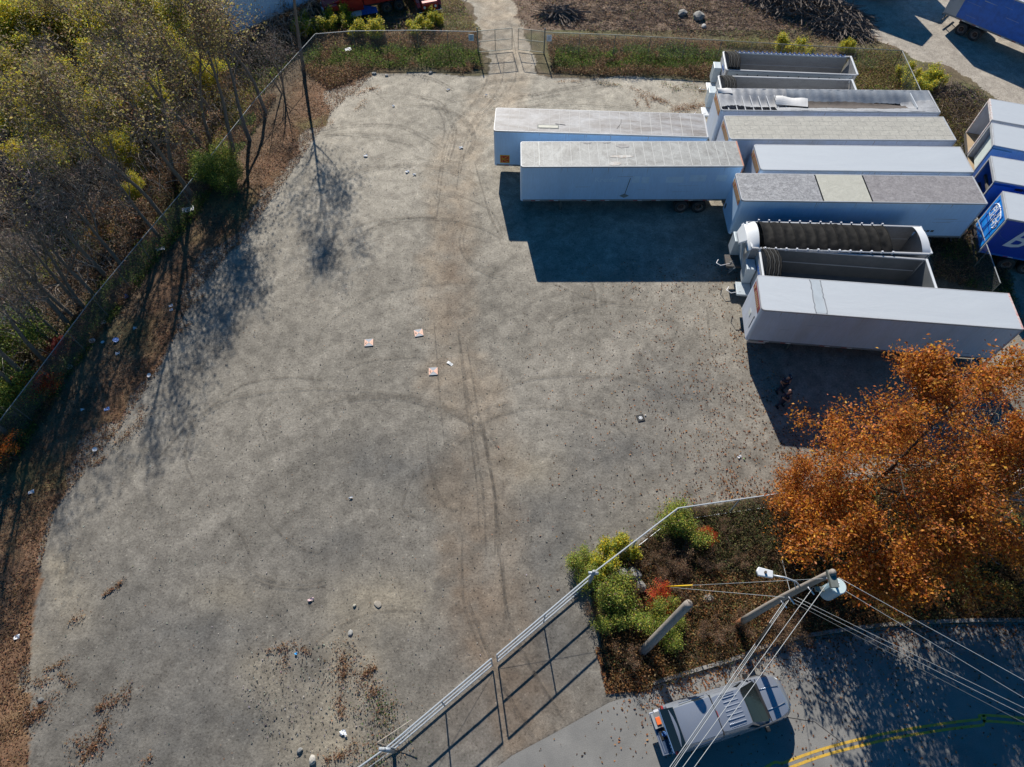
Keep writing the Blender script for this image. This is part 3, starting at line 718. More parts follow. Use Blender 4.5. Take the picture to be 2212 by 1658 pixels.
# lettered doors of the blue trailer (its doors face the lot; local x = 0 is the rear end)
dp = MB().box(-0.055, -0.045, 0.12, 2.47, 1.35, 3.88).build("door_graphic", mBlueL, Rd)
mLet = M("white_lettering", (0.78, 0.80, 0.82), 0.45)
def on_rear(txt, size, y, z, rot=0.0, parent=dp, m=mLet, sh=0.15):
    me = text_mesh(txt, size, m, sh, 0.012, 0.004); o = link("lettering", me, parent)
    o.matrix_local = Matrix.Translation((-0.062, y, z)) @ Matrix(((0,0,-1,0),(-1,0,0,0),(0,1,0,0),(0,0,0,1))) @ Matrix.Rotation(rot, 4, 'Z'); return o
on_rear("BUD", 0.78, 1.28, 3.38); on_rear("LIGHT", 0.62, 1.30, 2.88)
mb = MB(); p0 = None
for k in range(25):
    a = R(-50 + 280 * k / 24); p = (-0.06, 1.3 + 0.98 * cos(a), 3.15 + 0.58 * sin(a))
    if p0: mb.tube([p0, p], 0.035, 4)
    p0 = p
mb.build("swoosh_ring", mLet, dp)
MB().box(-0.06, -0.0555, 0.2, 2.4, 2.42, 2.5).build("door_bar", mBlueD, dp); MB().box(-0.06, -0.0555, 0.2, 2.4, 1.82, 1.9).build("door_bar", mBlueD, dp)
for y in (0.5, 1.2, 1.4, 2.1): MB().tube([(-0.08, y, 1.3), (-0.08, y, 3.85)], 0.018, 6).build("lock_rod", mBlueS, dp)
me = text_mesh("BUD LIGHT", 2.0, mLet, 0.35, 0.03, 0.004, 1.02); o = link("side_lettering", me, Rd)
o.location = (6.0, -0.02, 2.65); o.rotation_euler = (pi/2, 0, 0)
for k, (zz, xx) in enumerate(((3.7, 1.4), (3.55, 2.4), (3.4, 3.6))):
    mb = MB(); p0 = None
    for j in range(17):
        a = R(90 + 180 * j / 16); p = (xx + 1.2 * cos(a), -0.01, 3.1 + 0.7 * sin(a))
        if p0: mb.tube([p0, p], 0.012, 4)
        p0 = p
    mb.build("side_swirl", M("swirl_blue", (0.06, 0.14, 0.40), 0.4), Rd)
# pallet wood leaning in the doorway
t = thing("broken_pallet", "broken orange wooden pallet leaning at the tail of the open trailers", "pallet", (32.3, 38.3, 0.1), R(60))
mOr = M("orange_wood", (0.50, 0.20, 0.06), 0.75, 0, (0.30, 0.12, 0.04), 0.5, 5)
for k in range(5): MB().box(-0.6 + 0.28 * k, -0.45 + 0.28 * k, 0, 0.03, 0.0, 1.3).build("board", mOr, t)
for z in (0.1, 0.65, 1.2): MB().box(-0.6, 0.67, 0.031, 0.12, z, z + 0.08).build("bearer", mOr, t)
t.rotation_euler = (R(-25), 0, R(60))

# far right blue trailer by its own tracks, and the two just beyond the top of the picture that throw the long shadows
Rt, XR = van("long blue-sided trailer with silver end panel on the sandy lot at top right", (39.32, 59.29), R(-47), 14.6, nose='R', side=mBlueS, roof=rWhite, group="trailers on the sandy lot")
MB().box(-0.0, 1.12, -0.013, -0.007, 1.29, 3.99).build("side_panel", mAlu, Rt)
for k, (x, y) in enumerate(((26.4, 70.6), (29.4, 74.2))):
    van(("white trailer just past the top edge whose shadow crosses the sandy lot" if k == 0 else "white trailer next to it past the top edge, nearer the blue one"), (x, y), R(-41), 12.5, nose='R', group="trailers on the sandy lot", reflect=False)
# top left trailers behind the trees
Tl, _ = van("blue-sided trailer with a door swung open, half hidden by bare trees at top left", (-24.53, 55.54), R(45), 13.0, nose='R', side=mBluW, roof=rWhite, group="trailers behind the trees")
dd = MB().box(-0.02, 0.02, -1.25, 0.0, 1.25, 3.95).build("open_door", mWhite, Tl); dd.rotation_euler = (0, 0, R(-20))
van("pale trailer end at the top edge, left of the blue-sided one in the trees", (-29.6, 60.6), R(40), 9.0, nose='R', roof=rWhite, group="trailers behind the trees", reflect=False)

# ------------------------------------------------------------------ open dump trailers
mDTw = M("dump_body_pale_blue", (0.46, 0.52, 0.56), 0.5, 0.2, (0.32, 0.34, 0.35), 0.5, 1.5)
def dump(label, BL, ang, L, zt=3.3, zb=1.3, Wd=2.5, bundle=True, mat=None, inside=None, name="dump_trailer"):
    t = thing(name, label, "dump trailer", (*BL, 0), ang, "open-topped dump trailers parked side by side")
    mat = mat or mAlu; inside = inside or mAluDull
    def bx(nm, x0, x1, y0, y1, za, zb_, m, bev=0.0): return MB().box(x0, x1, y0, y1, za, zb_).build(nm, m, t, bevel=bev)
    th = 0.05
    bx("side_wall", 0, L, 0, th, zb, zt - 0.08, inside); bx("side_wall", 0, L, Wd - th, Wd, zb, zt - 0.08, inside)
    bx("front_wall", 0, th, th, Wd - th, zb, zt - 0.08, mat)
    tg = MB().prism([(L - th, th, zb), (L, th, zb), (L + 0.22, th, zt), (L + 0.15, th, zt)], (0, Wd - 2 * th, 0)).build("tailgate", inside, t)
    MB().box(L + 0.13, L + 0.26, 0, Wd, zt - 0.04, zt + 0.03).build("tailgate_rim", mWhiteC, t, bevel=0.01)
    bx("floor", th, L - th, th, Wd - th, zb, zb + 0.06, inside)
    bx("top_rail", -0.02, L + 0.12, -0.04, 0.08, zt - 0.08, zt, mAlu, 0.015); bx("top_rail", -0.02, L + 0.12, Wd - 0.08, Wd + 0.04, zt - 0.08, zt, mAlu, 0.015)
    bx("front_rail", -0.05, 0.07, 0.08, Wd - 0.08, zt - 0.08, zt, mWhiteC, 0.015)
    bx("inner_rib", 0.6, L - 0.1, Wd - 0.075, Wd - th, zb + 1.0, zb + 1.06, mAlu)
    bx("chassis", 0.3, L - 0.4, 0.7, Wd - 0.7, 0.85, zb, mFrame)
    for x in (L - 2.9, L - 1.6):
        bx("axle", x - 0.06, x + 0.06, 0.3, Wd - 0.3, 0.44, 0.56, mFrame); wheel(t, x, 0.0); wheel(t, x, Wd, True)
    for y in (0.45, Wd - 0.45): MB().tube([(2.2, y, 0.0), (2.2, y, zb)], 0.06, 6).build("landing_leg", mGalvD, t)
    MB().box(-0.95, -0.02, 0.35, 1.4, 1.15, 1.3).build("nose_deck", (mWhiteC if zt < 3.32 else mDTw) if bundle else mFrame, t, bevel=0.02)
    cab = MB().box(-0.62, -0.06, 1.3, 2.2, 1.35, 2.6).build("tool_box", mDTw, t, bevel=0.03)
    h = MB(); h.tube([(-0.7, 0.6, 1.3), (-1.3, 0.45, 1.25), (-1.5, 0.8, 1.1), (-1.3, 1.2, 1.0)], 0.025, 6); h.build("air_hose", mWhR, t, smooth=True)
    if bundle:
        # tarp folded into a concertina over the front bulkhead
        for k in range(7):
            x0 = 0.16 + 0.13 * k
            mb = MB(); pts = []
            for j in range(13):
                v = j / 12; y = 0.06 + (Wd - 0.12) * v; pts.append((x0 + 0.14 * sin(pi * v) + 0.02 * sin(j * 2.1 + k), y, zt + 0.02 + 0.26 * sin(pi * v)))
            mb.tube(pts, 0.062, 6); mb.build("tarp_fold", mTarpG if k % 2 else mTarp, t, smooth=True)
    return t
D1 = dump("furthest open dump trailer, blue wavy trim along its far rail, dark holes along its side", (16.76, 47.0), R(-3.9), 9.85)
D2 = dump("open dump trailer squeezed between the holed one and the torn-roof trailer", (15.85, 43.72), R(-3.0), 10.0)
D4 = dump("dark-walled open dump trailer between the tarped one and the white trailer nearest the oaks", (15.11, 25.55), R(-5.6), 9.9, zt=3.35, inside=M("dark_steel_body", (0.13, 0.14, 0.145), 0.6, 0.2, (0.22, 0.22, 0.22), 0.5, 1.2))
mHole = M("hole_black", (0.02, 0.025, 0.03), 0.8)
sk = MB().box(0.15, 9.7, -0.05, -0.002, 2.62, 3.2).build("side_skin", mDTw, D1)
for k in range(12):
    mb = MB().prism([(0.9 + 0.79 * k + 0.05 * cos(2*pi*j/8), -0.056, 2.95 + 0.05 * sin(2*pi*j/8)) for j in range(8)], (0, 0.005, 0)); mb.build("drain_hole", mHole, sk)
mBT = M("blue_trim", (0.03, 0.16, 0.55), 0.5)
for k in range(24):
    mb = MB(); p0 = None
    for j in range(7):
        a = pi + pi * j / 6; p = (1.1 + 0.36 * k + 0.17 * cos(a), 2.45 + 0.06 * sin(a), 3.44 + 0.12 * sin(a))
        if p0: mb.tube([p0, p], 0.034, 4)
        p0 = p
    mb.build("trim_loop", mBT, D1)
MB().box(0.9, 9.7, 2.40, 2.46, 3.2, 3.3).build("trim_backing", M("trim_white", (0.55, 0.62, 0.66), 0.5), D1)
for tt in (D1, D4):
    o = link("nose_lettering", text_mesh("MAC" if tt is D1 else "MAC", 0.42, mBT, 0.1, 0.01, 0.003), tt)
    o.matrix_local = Matrix.Translation((-0.012, 1.1, 2.75)) @ Matrix(((0,0,-1,0),(-1,0,0,0),(0,1,0,0),(0,0,0,1)))
# D3: arched black tarp over hoops, fairing at the nose, arched tail
D3 = dump("dump trailer covered with a ribbed black tarp, white domed fairing at its front", (14.9, 27.95), R(-2.6), 10.75, zt=3.4, Wd=2.35, bundle=False, mat=mWhiteC)
W3 = 2.35; L3d = 10.75
nh = 13
xs_h = [0.75 + 7.8 * k / (nh - 1) for k in range(nh)]
def tarpz(x, v):
    h = 0.24 * sin(pi * v) ** 0.8 - 0.10 * max(0, v - 0.62)
    ph = (x - 0.75) / (7.8 / (nh - 1)); s = sin(pi * (ph % 1.0))
    return 3.42 + h - 0.09 * s * sin(pi * v) + 0.09 * (float(vnoise(np.array([x * 1.0]), np.array([v * 2.2]), 0.28, 2)[0]) - 0.5) * (0.3 + s)
mb = MB().grid(lambda a, b: (0.75 + 7.8 * a, 0.02 + (W3 - 0.04) * b, tarpz(0.75 + 7.8 * a, b)), 96, 16); mb.build("tarp", mTarp, D3, smooth=True)
for x in xs_h:
    pts = [(x, 0.02 + (W3 - 0.04) * j / 12, 3.435 + 0.24 * sin(pi * j / 12) ** 0.8 - 0.10 * max(0, j / 12 - 0.62)) for j in range(13)]
    MB().tube(pts, 0.022, 5).build("tarp_hoop", mTarp, D3, smooth=True)
    MB().box(x - 0.05, x + 0.05, -0.1, 0.0, 3.3, 3.52).build("tarp_bracket", mWhR, D3); MB().box(x - 0.05, x + 0.05, W3, W3 + 0.08, 3.3, 3.5).build("tarp_bracket", mWhR, D3)
MB().tube([(0.3, -0.09, 3.42), (L3d, -0.09, 3.42)], 0.045, 8).build("tarp_rail", mAlu, D3)
def cap_arch(x0, x1, h0, h1, name, m, drop=0.0):
    mb = MB().grid(lambda a, b: (x0 + (x1 - x0) * a, W3 * b, 3.36 + (h0 + (h1 - h0) * a) * sin(pi * b) ** 0.7 - drop * (1 - a)), 6, 14); return mb.build(name, m, D3, smooth=True)
cap_arch(-0.25, 0.42, 0.22, 0.45, "front_fairing", mWhiteC, 0.25); cap_arch(10.4, 10.9, 0.30, 0.28, "rear_arch", mWhiteC)
MB().grid(lambda a, b: (0.43, W3 * b, 3.3 + 0.48 * sin(pi * b) ** 0.7 * a), 2, 14).build("fairing_back", mWhiteC, D3)
MB().prism([(-0.25, 0.25, 2.0), (-0.25, 2.1, 2.0), (-0.28, 1.9, 3.3), (-0.28, 0.45, 3.3)], (-0.02, 0, 0)).build("fairing_face", mDTw, D3)
MB().prism([(-0.62, 0.7, 2.9), (-0.62, 1.7, 2.9), (-0.3, 2.0, 3.45), (-0.3, 0.4, 3.45)], (0, 0, 0.18)).build("fairing_lip", mWhiteC, D3, bevel=0.03)
for k in range(6): MB().tube([(-0.75, 0.15 + 0.1 * k, 0.9 + 0.1 * k), (-0.4, 0.25 + 0.12 * k, 1.3)], 0.02, 5).build("coupling_pipe", mGalv, D3)

# ------------------------------------------------------------------ fences and gates
def chainmat():
    m, nt, b = nodemat("chain_link_wire"); uv = nt.nodes.new("ShaderNodeUVMap"); uv.uv_map = "UVMap"
    sep = nt.nodes.new("ShaderNodeSeparateXYZ"); nt.links.new(uv.outputs[0], sep.inputs[0])
    def line(sgn):
        a = nt.nodes.new("ShaderNodeMath"); a.operation = 'ADD' if sgn > 0 else 'SUBTRACT'
        nt.links.new(sep.outputs[0], a.inputs[0]); nt.links.new(sep.outputs[1], a.inputs[1])
        k = nt.nodes.new("ShaderNodeMath"); k.operation = 'DIVIDE'; nt.links.new(a.outputs[0], k.inputs[0]); k.inputs[1].default_value = 0.075
        f = nt.nodes.new("ShaderNodeMath"); f.operation = 'FRACT'; nt.links.new(k.outputs[0], f.inputs[0])
        l = nt.nodes.new("ShaderNodeMath"); l.operation = 'LESS_THAN'; nt.links.new(f.outputs[0], l.inputs[0]); l.inputs[1].default_value = 0.075
        return l.outputs[0]
    mx = nt.nodes.new("ShaderNodeMath"); mx.operation = 'MAXIMUM'; nt.links.new(line(1), mx.inputs[0]); nt.links.new(line(-1), mx.inputs[1])
    nt.links.new(mx.outputs[0], b.inputs['Alpha']); b.inputs['Base Color'].default_value = (0.38, 0.39, 0.39, 1)
    b.inputs['Metallic'].default_value = 0.4; b.inputs['Roughness'].default_value = 0.5; return m
mChain = chainmat()
def chain_panel(parent, p, q, z0, z1, name="chain_link"):
    p = Vector(p); q = Vector(q); L = (q - p).length
    mb = MB().quad((*p, z0), (*q, z0), (*q, z1), (*p, z1)); o = mb.build(name, mChain, parent)
    uv = o.data.uv_layers.new(name="UVMap")
    for i, c in enumerate(((0, 0), (L, 0), (L, z1 - z0), (0, z1 - z0))): uv.data[i].uv = c
    return o
def fence(label, pts, h=1.95, sp=3.0, group="chain link fences round the yard", rail=True, mp=mGalvD, mr=mGalv, r=0.03, mid=False):
    t = thing("chain_link_fence", label, "fence", (*pts[0], 0), 0, group); o0 = Vector(pts[0])
    loc = [Vector(p) - o0 for p in pts]
    for a, b in zip(loc[:-1], loc[1:]):
        L = (b - a).length; n = max(1, round(L / sp))
        for k in range(n + (b is loc[-1])):
            p = a.lerp(b, k / n); MB().tube([(*p, -0.1), (*p, h + 0.03)], r + 0.004, 6).build("post", mp, t)
        if rail: MB().tube([(*a, h), (*b, h)], r, 6).build("top_rail", mr, t)
        if mid: MB().tube([(*a, 0.08), (*b, 0.08)], r * 0.5, 5).build("bottom_rail", mr, t)
        chain_panel(t, a, b, 0.04, h - 0.02)
    return t
def gate(label, p, q, h=2.0, group=None, m=mGalvD, r=0.028, braces=1, mr=None):
    t = thing("gate_leaf", label, "gate", (*p, 0), 0, group); a = Vector((0, 0)); b = Vector(q) - Vector(p)
    def tb(nm, s0, z0, s1, z1, rr=r, mm=m): MB().tube([(*a.lerp(b, s0), z0), (*a.lerp(b, s1), z1)], rr, 6).build(nm, mm, t)
    tb("frame_bar", 0.01, h, 0.99, h, r, mr or m); tb("frame_bar", 0.01, 0.14, 0.99, 0.14, r, mr or m); tb("middle_bar", 0.01, (h + .14) / 2, 0.99, (h + .14) / 2)
    tb("frame_upright", 0.01, 0.14, 0.01, h); tb("frame_upright", 0.99, 0.14, 0.99, h)
    for k in range(braces): tb("brace_upright", (k + 1) / (braces + 1), 0.14, (k + 1) / (braces + 1), h)
    tb("tension_wire", 0.02, h - 0.1, 0.98, 0.2, 0.006); chain_panel(t, a, b, 0.14, h); return t
hB = 1.95
def top(u, v, z=hB): return G(u, v, z)
gl = top(1031, 69); gr = top(1177, 70)
fence("back fence from the corner of the woods to the left back gate post", [top(681, 74), top(760, 67.5), top(900, 66), gl], mp=mGalvD)
fence("back fence right of the gate, running behind the dump trailers to the corner", [gr, top(1330, 76), top(1560, 88), top(1760, 100), top(1949, 110)], mr=mGalvD)
fence("right-hand fence from the back corner down past the lettered blue trailer", [top(1949, 110), top(1990, 198), top(2112, 475), top(2161, 612)])
fence("long fence between the wooded slope and the lot", [top(681, 74), top(553, 214), top(395, 412), top(300, 524), top(200, 644), top(85, 797), top(-40, 960), (-27.5, 10.0)], r=0.024)
m1 = G(1106, 65, hB); m2 = G(1118, 64, hB)
gate("left leaf of the back gate across the dirt track", gl, G(1107, 61, 2.0), group="back gate leaves")
gate("right leaf of the back gate, hung on the post with the small white sign", G(1119, 62, 2.0), gr, group="back gate leaves")
for nm, p in (("left back gate post, blue notice on the fence beside it", gl), ("right back gate post, white notice on the fence beside it", gr)):
    g = thing("gate_post", nm, "gate post", (*p, 0), 0, "back gate posts"); MB().tube([(0, 0, -0.1), (0, 0, 2.25)], 0.055, 8).build("tube", mGalvD, g); MB().tube([(0, 0, 2.25), (0, 0, 2.3)], [0.06, 0.03], 8).build("cap", mGalv, g)
mBlueSign = M("notice_pale_blue", (0.45, 0.60, 0.70), 0.5); mTxt = M("notice_print", (0.10, 0.13, 0.18), 0.6)
for (x, y), lb, mm, d in ((gl, "small pale blue notice wired to the back fence left of the gate", mBlueSign, -0.55), (gr, "small white notice wired to the back fence right of the gate", mWhR, 0.4)):
    s = thing("fence_notice", lb, "sign", (x + d, y - 0.04, 1.45), 0, "notices on the back fence"); MB().box(-0.22, 0.22, -0.01, 0, -0.28, 0.28).build("board", mm, s)
    for k in range(4): MB().box(-0.15, 0.15 - 0.05 * (k % 2), -0.014, -0.011, 0.16 - 0.11 * k, 0.20 - 0.11 * k).build("print_line", mTxt, s)
# front run
hF = 2.0
F0, F1, F2, F3, F4, F5 = top(1730, 1060, hF), top(1465, 1098, hF), top(1278, 1241, hF), top(1071, 1417, hF), top(834, 1616, hF), top(700, 1712, hF)
mGw = M("bright_galvanised", (0.50, 0.54, 0.58), 0.5, 0.35, (0.45, 0.47, 0.5), 0.4, 6)
fence("front fence rising from the gate post past the bank to the orange trees", [F2, F1, F0, (17.5, 13.4), (24.0, 12.6)], h=hF, mr=mGw, mp=mGalv, r=0.035, mid=True)
fence("short front fence left of the entrance gate at the bottom edge", [F4, F5, (-12, -5)], h=hF, mr=mGw, mp=mGalv, r=0.035, mid=True)
F3b = (F3[0] - 0.16, F3[1] - 0.09)
gate("right leaf of the entrance gate, hung beside the green bushes", F2, F3, hF, "entrance gate leaves", mGw, 0.036, 1)
gate("left leaf of the entrance gate, hung on the capped post at the bottom edge", F4, F3b, hF, "entrance gate leaves", mGw, 0.036, 1)
for lb, p in (("entrance gate post beside the green bushes", F2), ("entrance gate post at the bottom edge with horizontal pipe cap", F4)):
    g = thing("gate_post", lb, "gate post", (p[0] + 0.02, p[1] - 0.08, 0), 0, "entrance gate posts"); MB().tube([(0, 0, -0.1), (0, 0, 2.75)], 0.085, 10).build("tube", mGalv, g, smooth=True)
    MB().tube([(-0.22, 0.02, 2.45), (0.24, 0.0, 2.45)], 0.075, 10).build("hinge_sleeve", mGw, g, smooth=True)
pl = thing("leaning_pole", "thin pale stick leaning against the left entrance gate", "stick", (*G(815, 1605), 0), 0)
MB().tube([(0, 0, 0.02), (G(890,1555,0.9)[0]-G(815,1605)[0], G(890,1555,0.9)[1]-G(815,1605)[1], 0.9)], 0.02, 5).build("shaft", M("pale_wood", (0.55, 0.48, 0.40), 0.8), pl)

# ------------------------------------------------------------------ utility pole, stub pole, wires
mPole = M("weathered_pole", (0.34, 0.30, 0.265), 0.85, 0, (0.16, 0.13, 0.10), 0.6, 3, (3, 3, 0.15), fine=0.35, bmp=0.4)
mPoleB = M("rusty_pole_foot", (0.30, 0.12, 0.05), 0.85, 0, (0.12, 0.05, 0.03), 0.7, 3, (3, 3, 0.3), fine=0.3)
pb = G(1588, 1352); HP = 9.6; ptx = G(1800, 1236, HP)
up = thing("utility_pole", "tall wooden utility pole with a transformer can and street lamp over the road", "utility pole", (*pb, 0))
def pp(z):  # gentle bow of the pole
    s = z / HP; return Vector(((ptx[0] - pb[0]) * s - 0.07 * sin(pi * s), (ptx[1] - pb[1]) * s + 0.04 * sin(pi * s), z))
MB().tube([pp(z) for z in np.linspace(1.2, HP, 10)], [0.16 - 0.005 * k for k in range(10)], 14).build("shaft", mPole, up, smooth=True)
MB().tube([pp(-0.2), pp(0.6), pp(1.2)], [0.17, 0.165, 0.16], 14).build("foot_stain", mPoleB, up, smooth=True)
cn = pp(8.2) + Vector((0.62, -0.30, 0))
can = MB().tube([cn + Vector((0, 0, -0.5)), cn + Vector((0, 0, 0.42)), cn + Vector((0, 0, 0.5))], [0.28, 0.28, 0.25], 20).build("transformer_can", M("transformer_paint", (0.30, 0.45, 0.55), 0.35, 0.1), up, smooth=False)
MB().tube([cn + Vector((0, 0, 0.5)), cn + Vector((0, 0, 0.53))], [0.29, 0.26], 20).build("lid", M("transformer_lid", (0.55, 0.66, 0.66), 0.4), can)
MB().tube([cn + Vector((-0.1, 0.02, 0.52)), cn + Vector((-0.12, 0.05, 0.85))], [0.06, 0.03], 8).build("bushing", mWhR, can)
MB().box(*(sorted((pp(8.2).x, cn.x - 0.3))), cn.y - 0.05, cn.y + 0.12, 8.1, 8.2).build("can_bracket", mGalvD, up)
# lamp arm
la = pp(7.2); le = Vector((G(1668, 1243, 7.9)[0] - pb[0], G(1668, 1243, 7.9)[1] - pb[1], 7.9))
MB().tube([la, la.lerp(le, 0.3) + Vector((0, 0, 0.35)), la.lerp(le, 0.65) + Vector((0, 0, 0.3)), le], 0.035, 8).build("lamp_arm", mGw, up, smooth=True)
MB().tube([pp(6.8), la.lerp(le, 0.35) + Vector((0, 0, 0.3))], 0.02, 6).build("arm_brace", mGw, up)
dl_ = (le - la); dl_.z = 0; dl_.normalize(); nl = Vector((-dl_.y, dl_.x, 0))
hd = MB().prism([le - nl * 0.14, le + dl_ * 0.55 - nl * 0.17, le + dl_ * 0.62 + nl * 0.0, le + dl_ * 0.55 + nl * 0.17, le + nl * 0.14], (0, 0, 0.13)).build("lamp_head", mWhiteC, up, bevel=0.03)
MB().tube([le + dl_ * 0.3 + Vector((0, 0, 0.13)), le + dl_ * 0.3 + Vector((0, 0, 0.20))], 0.05, 10).build("photocell", mFrame, hd)
for z, s in ((9.3, 0.35), (7.9, 0.3), (6.3, 0.3), (5.6, 0.3)):
    p = pp(z); MB().tube([p + Vector((-0.1, -0.12, 0)), p + Vector((-0.1 + 0.15, -0.12 - s, 0.02))], 0.03, 6).build("insulator", mWhR, up, smooth=True)
MB().box(pp(9.5).x - 0.14, pp(9.5).x + 0.14, pp(9.5).y - 0.5, pp(9.5).y + 0.1, 9.35, 9.5).build("pole_top_bracket", mGalvD, up)
sb = G(1388, 1408); st = G(1489, 1303, 4.3)
sp_ = thing("wooden_post", "short thick weathered wooden post among the bushes by the road", "post", (*sb, 0))
dv = Vector((st[0] - sb[0], st[1] - sb[1], 4.3))
MB().tube([dv * t_ for t_ in (-0.03, 0, 0.25, 0.5, 0.75, 0.97, 1.0)], [0.22, 0.215, 0.21, 0.20, 0.195, 0.19, 0.16], 14).build("shaft", mPole, sp_, smooth=True)
mb = MB()
for k in range(6):
    a = 2 * pi * k / 6; mb.tube([dv + Vector((0.02 * cos(a), 0.02 * sin(a), 0.008)), dv + Vector((0.13 * cos(a), 0.13 * sin(a), 0.012))], 0.012, 4)
mb.build("top_cracks", mFrame, sp_)
# wires: each span is a thing
mWire = M("pale_cable", (0.40, 0.42, 0.43), 0.6, 0.1); mWireD = M("dark_cable", (0.16, 0.17, 0.17), 0.6)
def wire(label, a, b, sag=0.3, r=0.02, m=mWire, name="overhead_wire", group="overhead wires from the utility pole"):
    a = Vector(a); b = Vector(b); t = thing(name, label, "overhead wire", tuple(a), 0, group)
    pts = [(a.lerp(b, k / 16) - a) + Vector((0, 0, -4 * sag * (k / 16) * (1 - k / 16))) for k in range(17)]
    MB().tube(pts, r, 5).build("cable", m, t, smooth=True)
def wp(z, dx=0.0, dy=-0.15): p = pp(z); return (pb[0] + p.x + dx, pb[1] + p.y + dy, z)
def far(u, v, z): return (*G(u, v, z), z)
# toward the bottom edge (over the pickup): far ends well past the frame
def ext(a, b, k): a = Vector(a); b = Vector(b); return tuple(a + (b - a) * k)
wire("lower right of the wires crossing over the pickup", wp(9.1, 0.1), ext(wp(9.1, .1), far(1500, 1658, 9.1), 2.4), 0.0, 0.011)
wire("upper pale wire over the pickup, second from the right", wp(8.0, 0.05), ext(wp(8.0, .05), far(1475, 1658, 8.0), 2.4), 0.0, 0.011)
wire("thick lashed cable over the pickup, third from the right", wp(6.2), ext(wp(6.2), far(1457, 1658, 6.2), 2.4), 0.0, 0.013, mWire)
wire("leftmost lashed cable over the pickup", wp(5.7), ext(wp(5.7), far(1447, 1658, 5.7), 2.4), 0.0, 0.014, mWire)
wire("thin cable between the two lashed cables over the pickup", wp(6.0), ext(wp(6.0), far(1453, 1658, 6.0), 2.4), 0.05, 0.014, mWireD)
# lashed closures on the thick cables
cl = thing("cable_closure", "black splice closure lashed under the cables beside the pole", "cable closure", (pb[0], pb[1], 0))
q0 = Vector(wp(6.1)); q1 = Vector(far(1457, 1658, 6.2)); a_ = q0.lerp(q1, 0.17); b_ = q0.lerp(q1, 0.30)
MB().tube([tuple(a_ - Vector((*pb, 0.1))), tuple(b_ - Vector((*pb, 0.1)))], 0.09, 8).build("casing", mTarp, cl, smooth=True)
# toward the right edge over the road
wire("uppermost wire running right over the road", wp(9.4, 0.25), ext(wp(9.4, .25), far(2212, 1470, 8.9), 2.0), 0.0, 0.011)
wire("second wire running right over the road, from the transformer", wp(8.1, 0.9), ext(wp(8.1, .9), far(2212, 1508, 8.0), 2.0), 0.0, 0.009)
wire("third wire running right over the road", wp(6.4, 0.1), ext(wp(6.4, .1), far(2212, 1530, 6.2), 2.0), 0.0, 0.009)
wire("fourth wire running right over the road", wp(6.1, 0.1), ext(wp(6.1, .1), far(2212, 1545, 5.9), 2.0), 0.0, 0.009)
wire("lowest wire running right over the road", wp(5.8, 0.1), ext(wp(5.8, .1), far(2212, 1562, 5.6), 2.0), 0.0, 0.009, mWireD)
# guys with yellow guards
mGuard = M("yellow_guy_guard", (0.80, 0.50, 0.02), 0.5)
def guy(label, top_, u, v, gl_):
    e = Vector((*G(u, v), 0.05)); tp = Vector(top_); t = thing("guy_wire", label, "guy wire", tuple(e), 0, "guy wires of the utility pole")
    MB().tube([(0, 0, 0), tuple(tp - e)], 0.010, 5).build("strand", mWire, t)
    if gl_: MB().tube([tuple((tp - e) * 0.02), tuple((tp - e) * gl_)], 0.035, 8).build("guard", mGuard, t, smooth=True)
guy("upper guy wire running left to a yellow guard in the bushes", wp(9.3), 1428, 1269, 0.24)
guy("lower guy wire running left into the bushes", wp(6.2), 1426, 1268, 0)
guy("short guy wire with yellow guard above the pole", wp(6.3), 1688, 1208, 0.0)
g2 = thing("guy_guard", "short yellow guy guard lying in the bushes above the lamp head", "guy guard", (*G(1690, 1209), 0.3)); e2 = Vector((*G(1706, 1217, 0.6), 0.6)) - Vector((*G(1690, 1209), 0.3))
MB().tube([(0, 0, 0), tuple(e2)], 0.035, 6).build("sleeve", mGuard, g2)

# ------------------------------------------------------------------ pickup
mCar = M("silver_blue_paint", (0.34, 0.375, 0.44), 0.25, 0.5, (0.31, 0.345, 0.41), 0.4, 2.0, coat=0.8)
mGlass = M("dark_glass", (0.012, 0.016, 0.018), 0.06, 0.0, coat=0.5); mTrim = M("black_trim", (0.02, 0.02, 0.02), 0.5); mChrome = M("chrome", (0.75, 0.77, 0.8), 0.12, 1.0)
pr = Vector(G(1444, 1578, 0.9)); pf = Vector(G(1699, 1496, 0.9)); pd = (pf - pr); pang = math.atan2(pd.y, pd.x)
pk = thing("pickup_truck", "silver pickup with ribbed roof and bed cap, tailgate down, parked on the road", "pickup truck", (pr.x, pr.y, 0), pang)
PL, PW = pd.length, 1.98
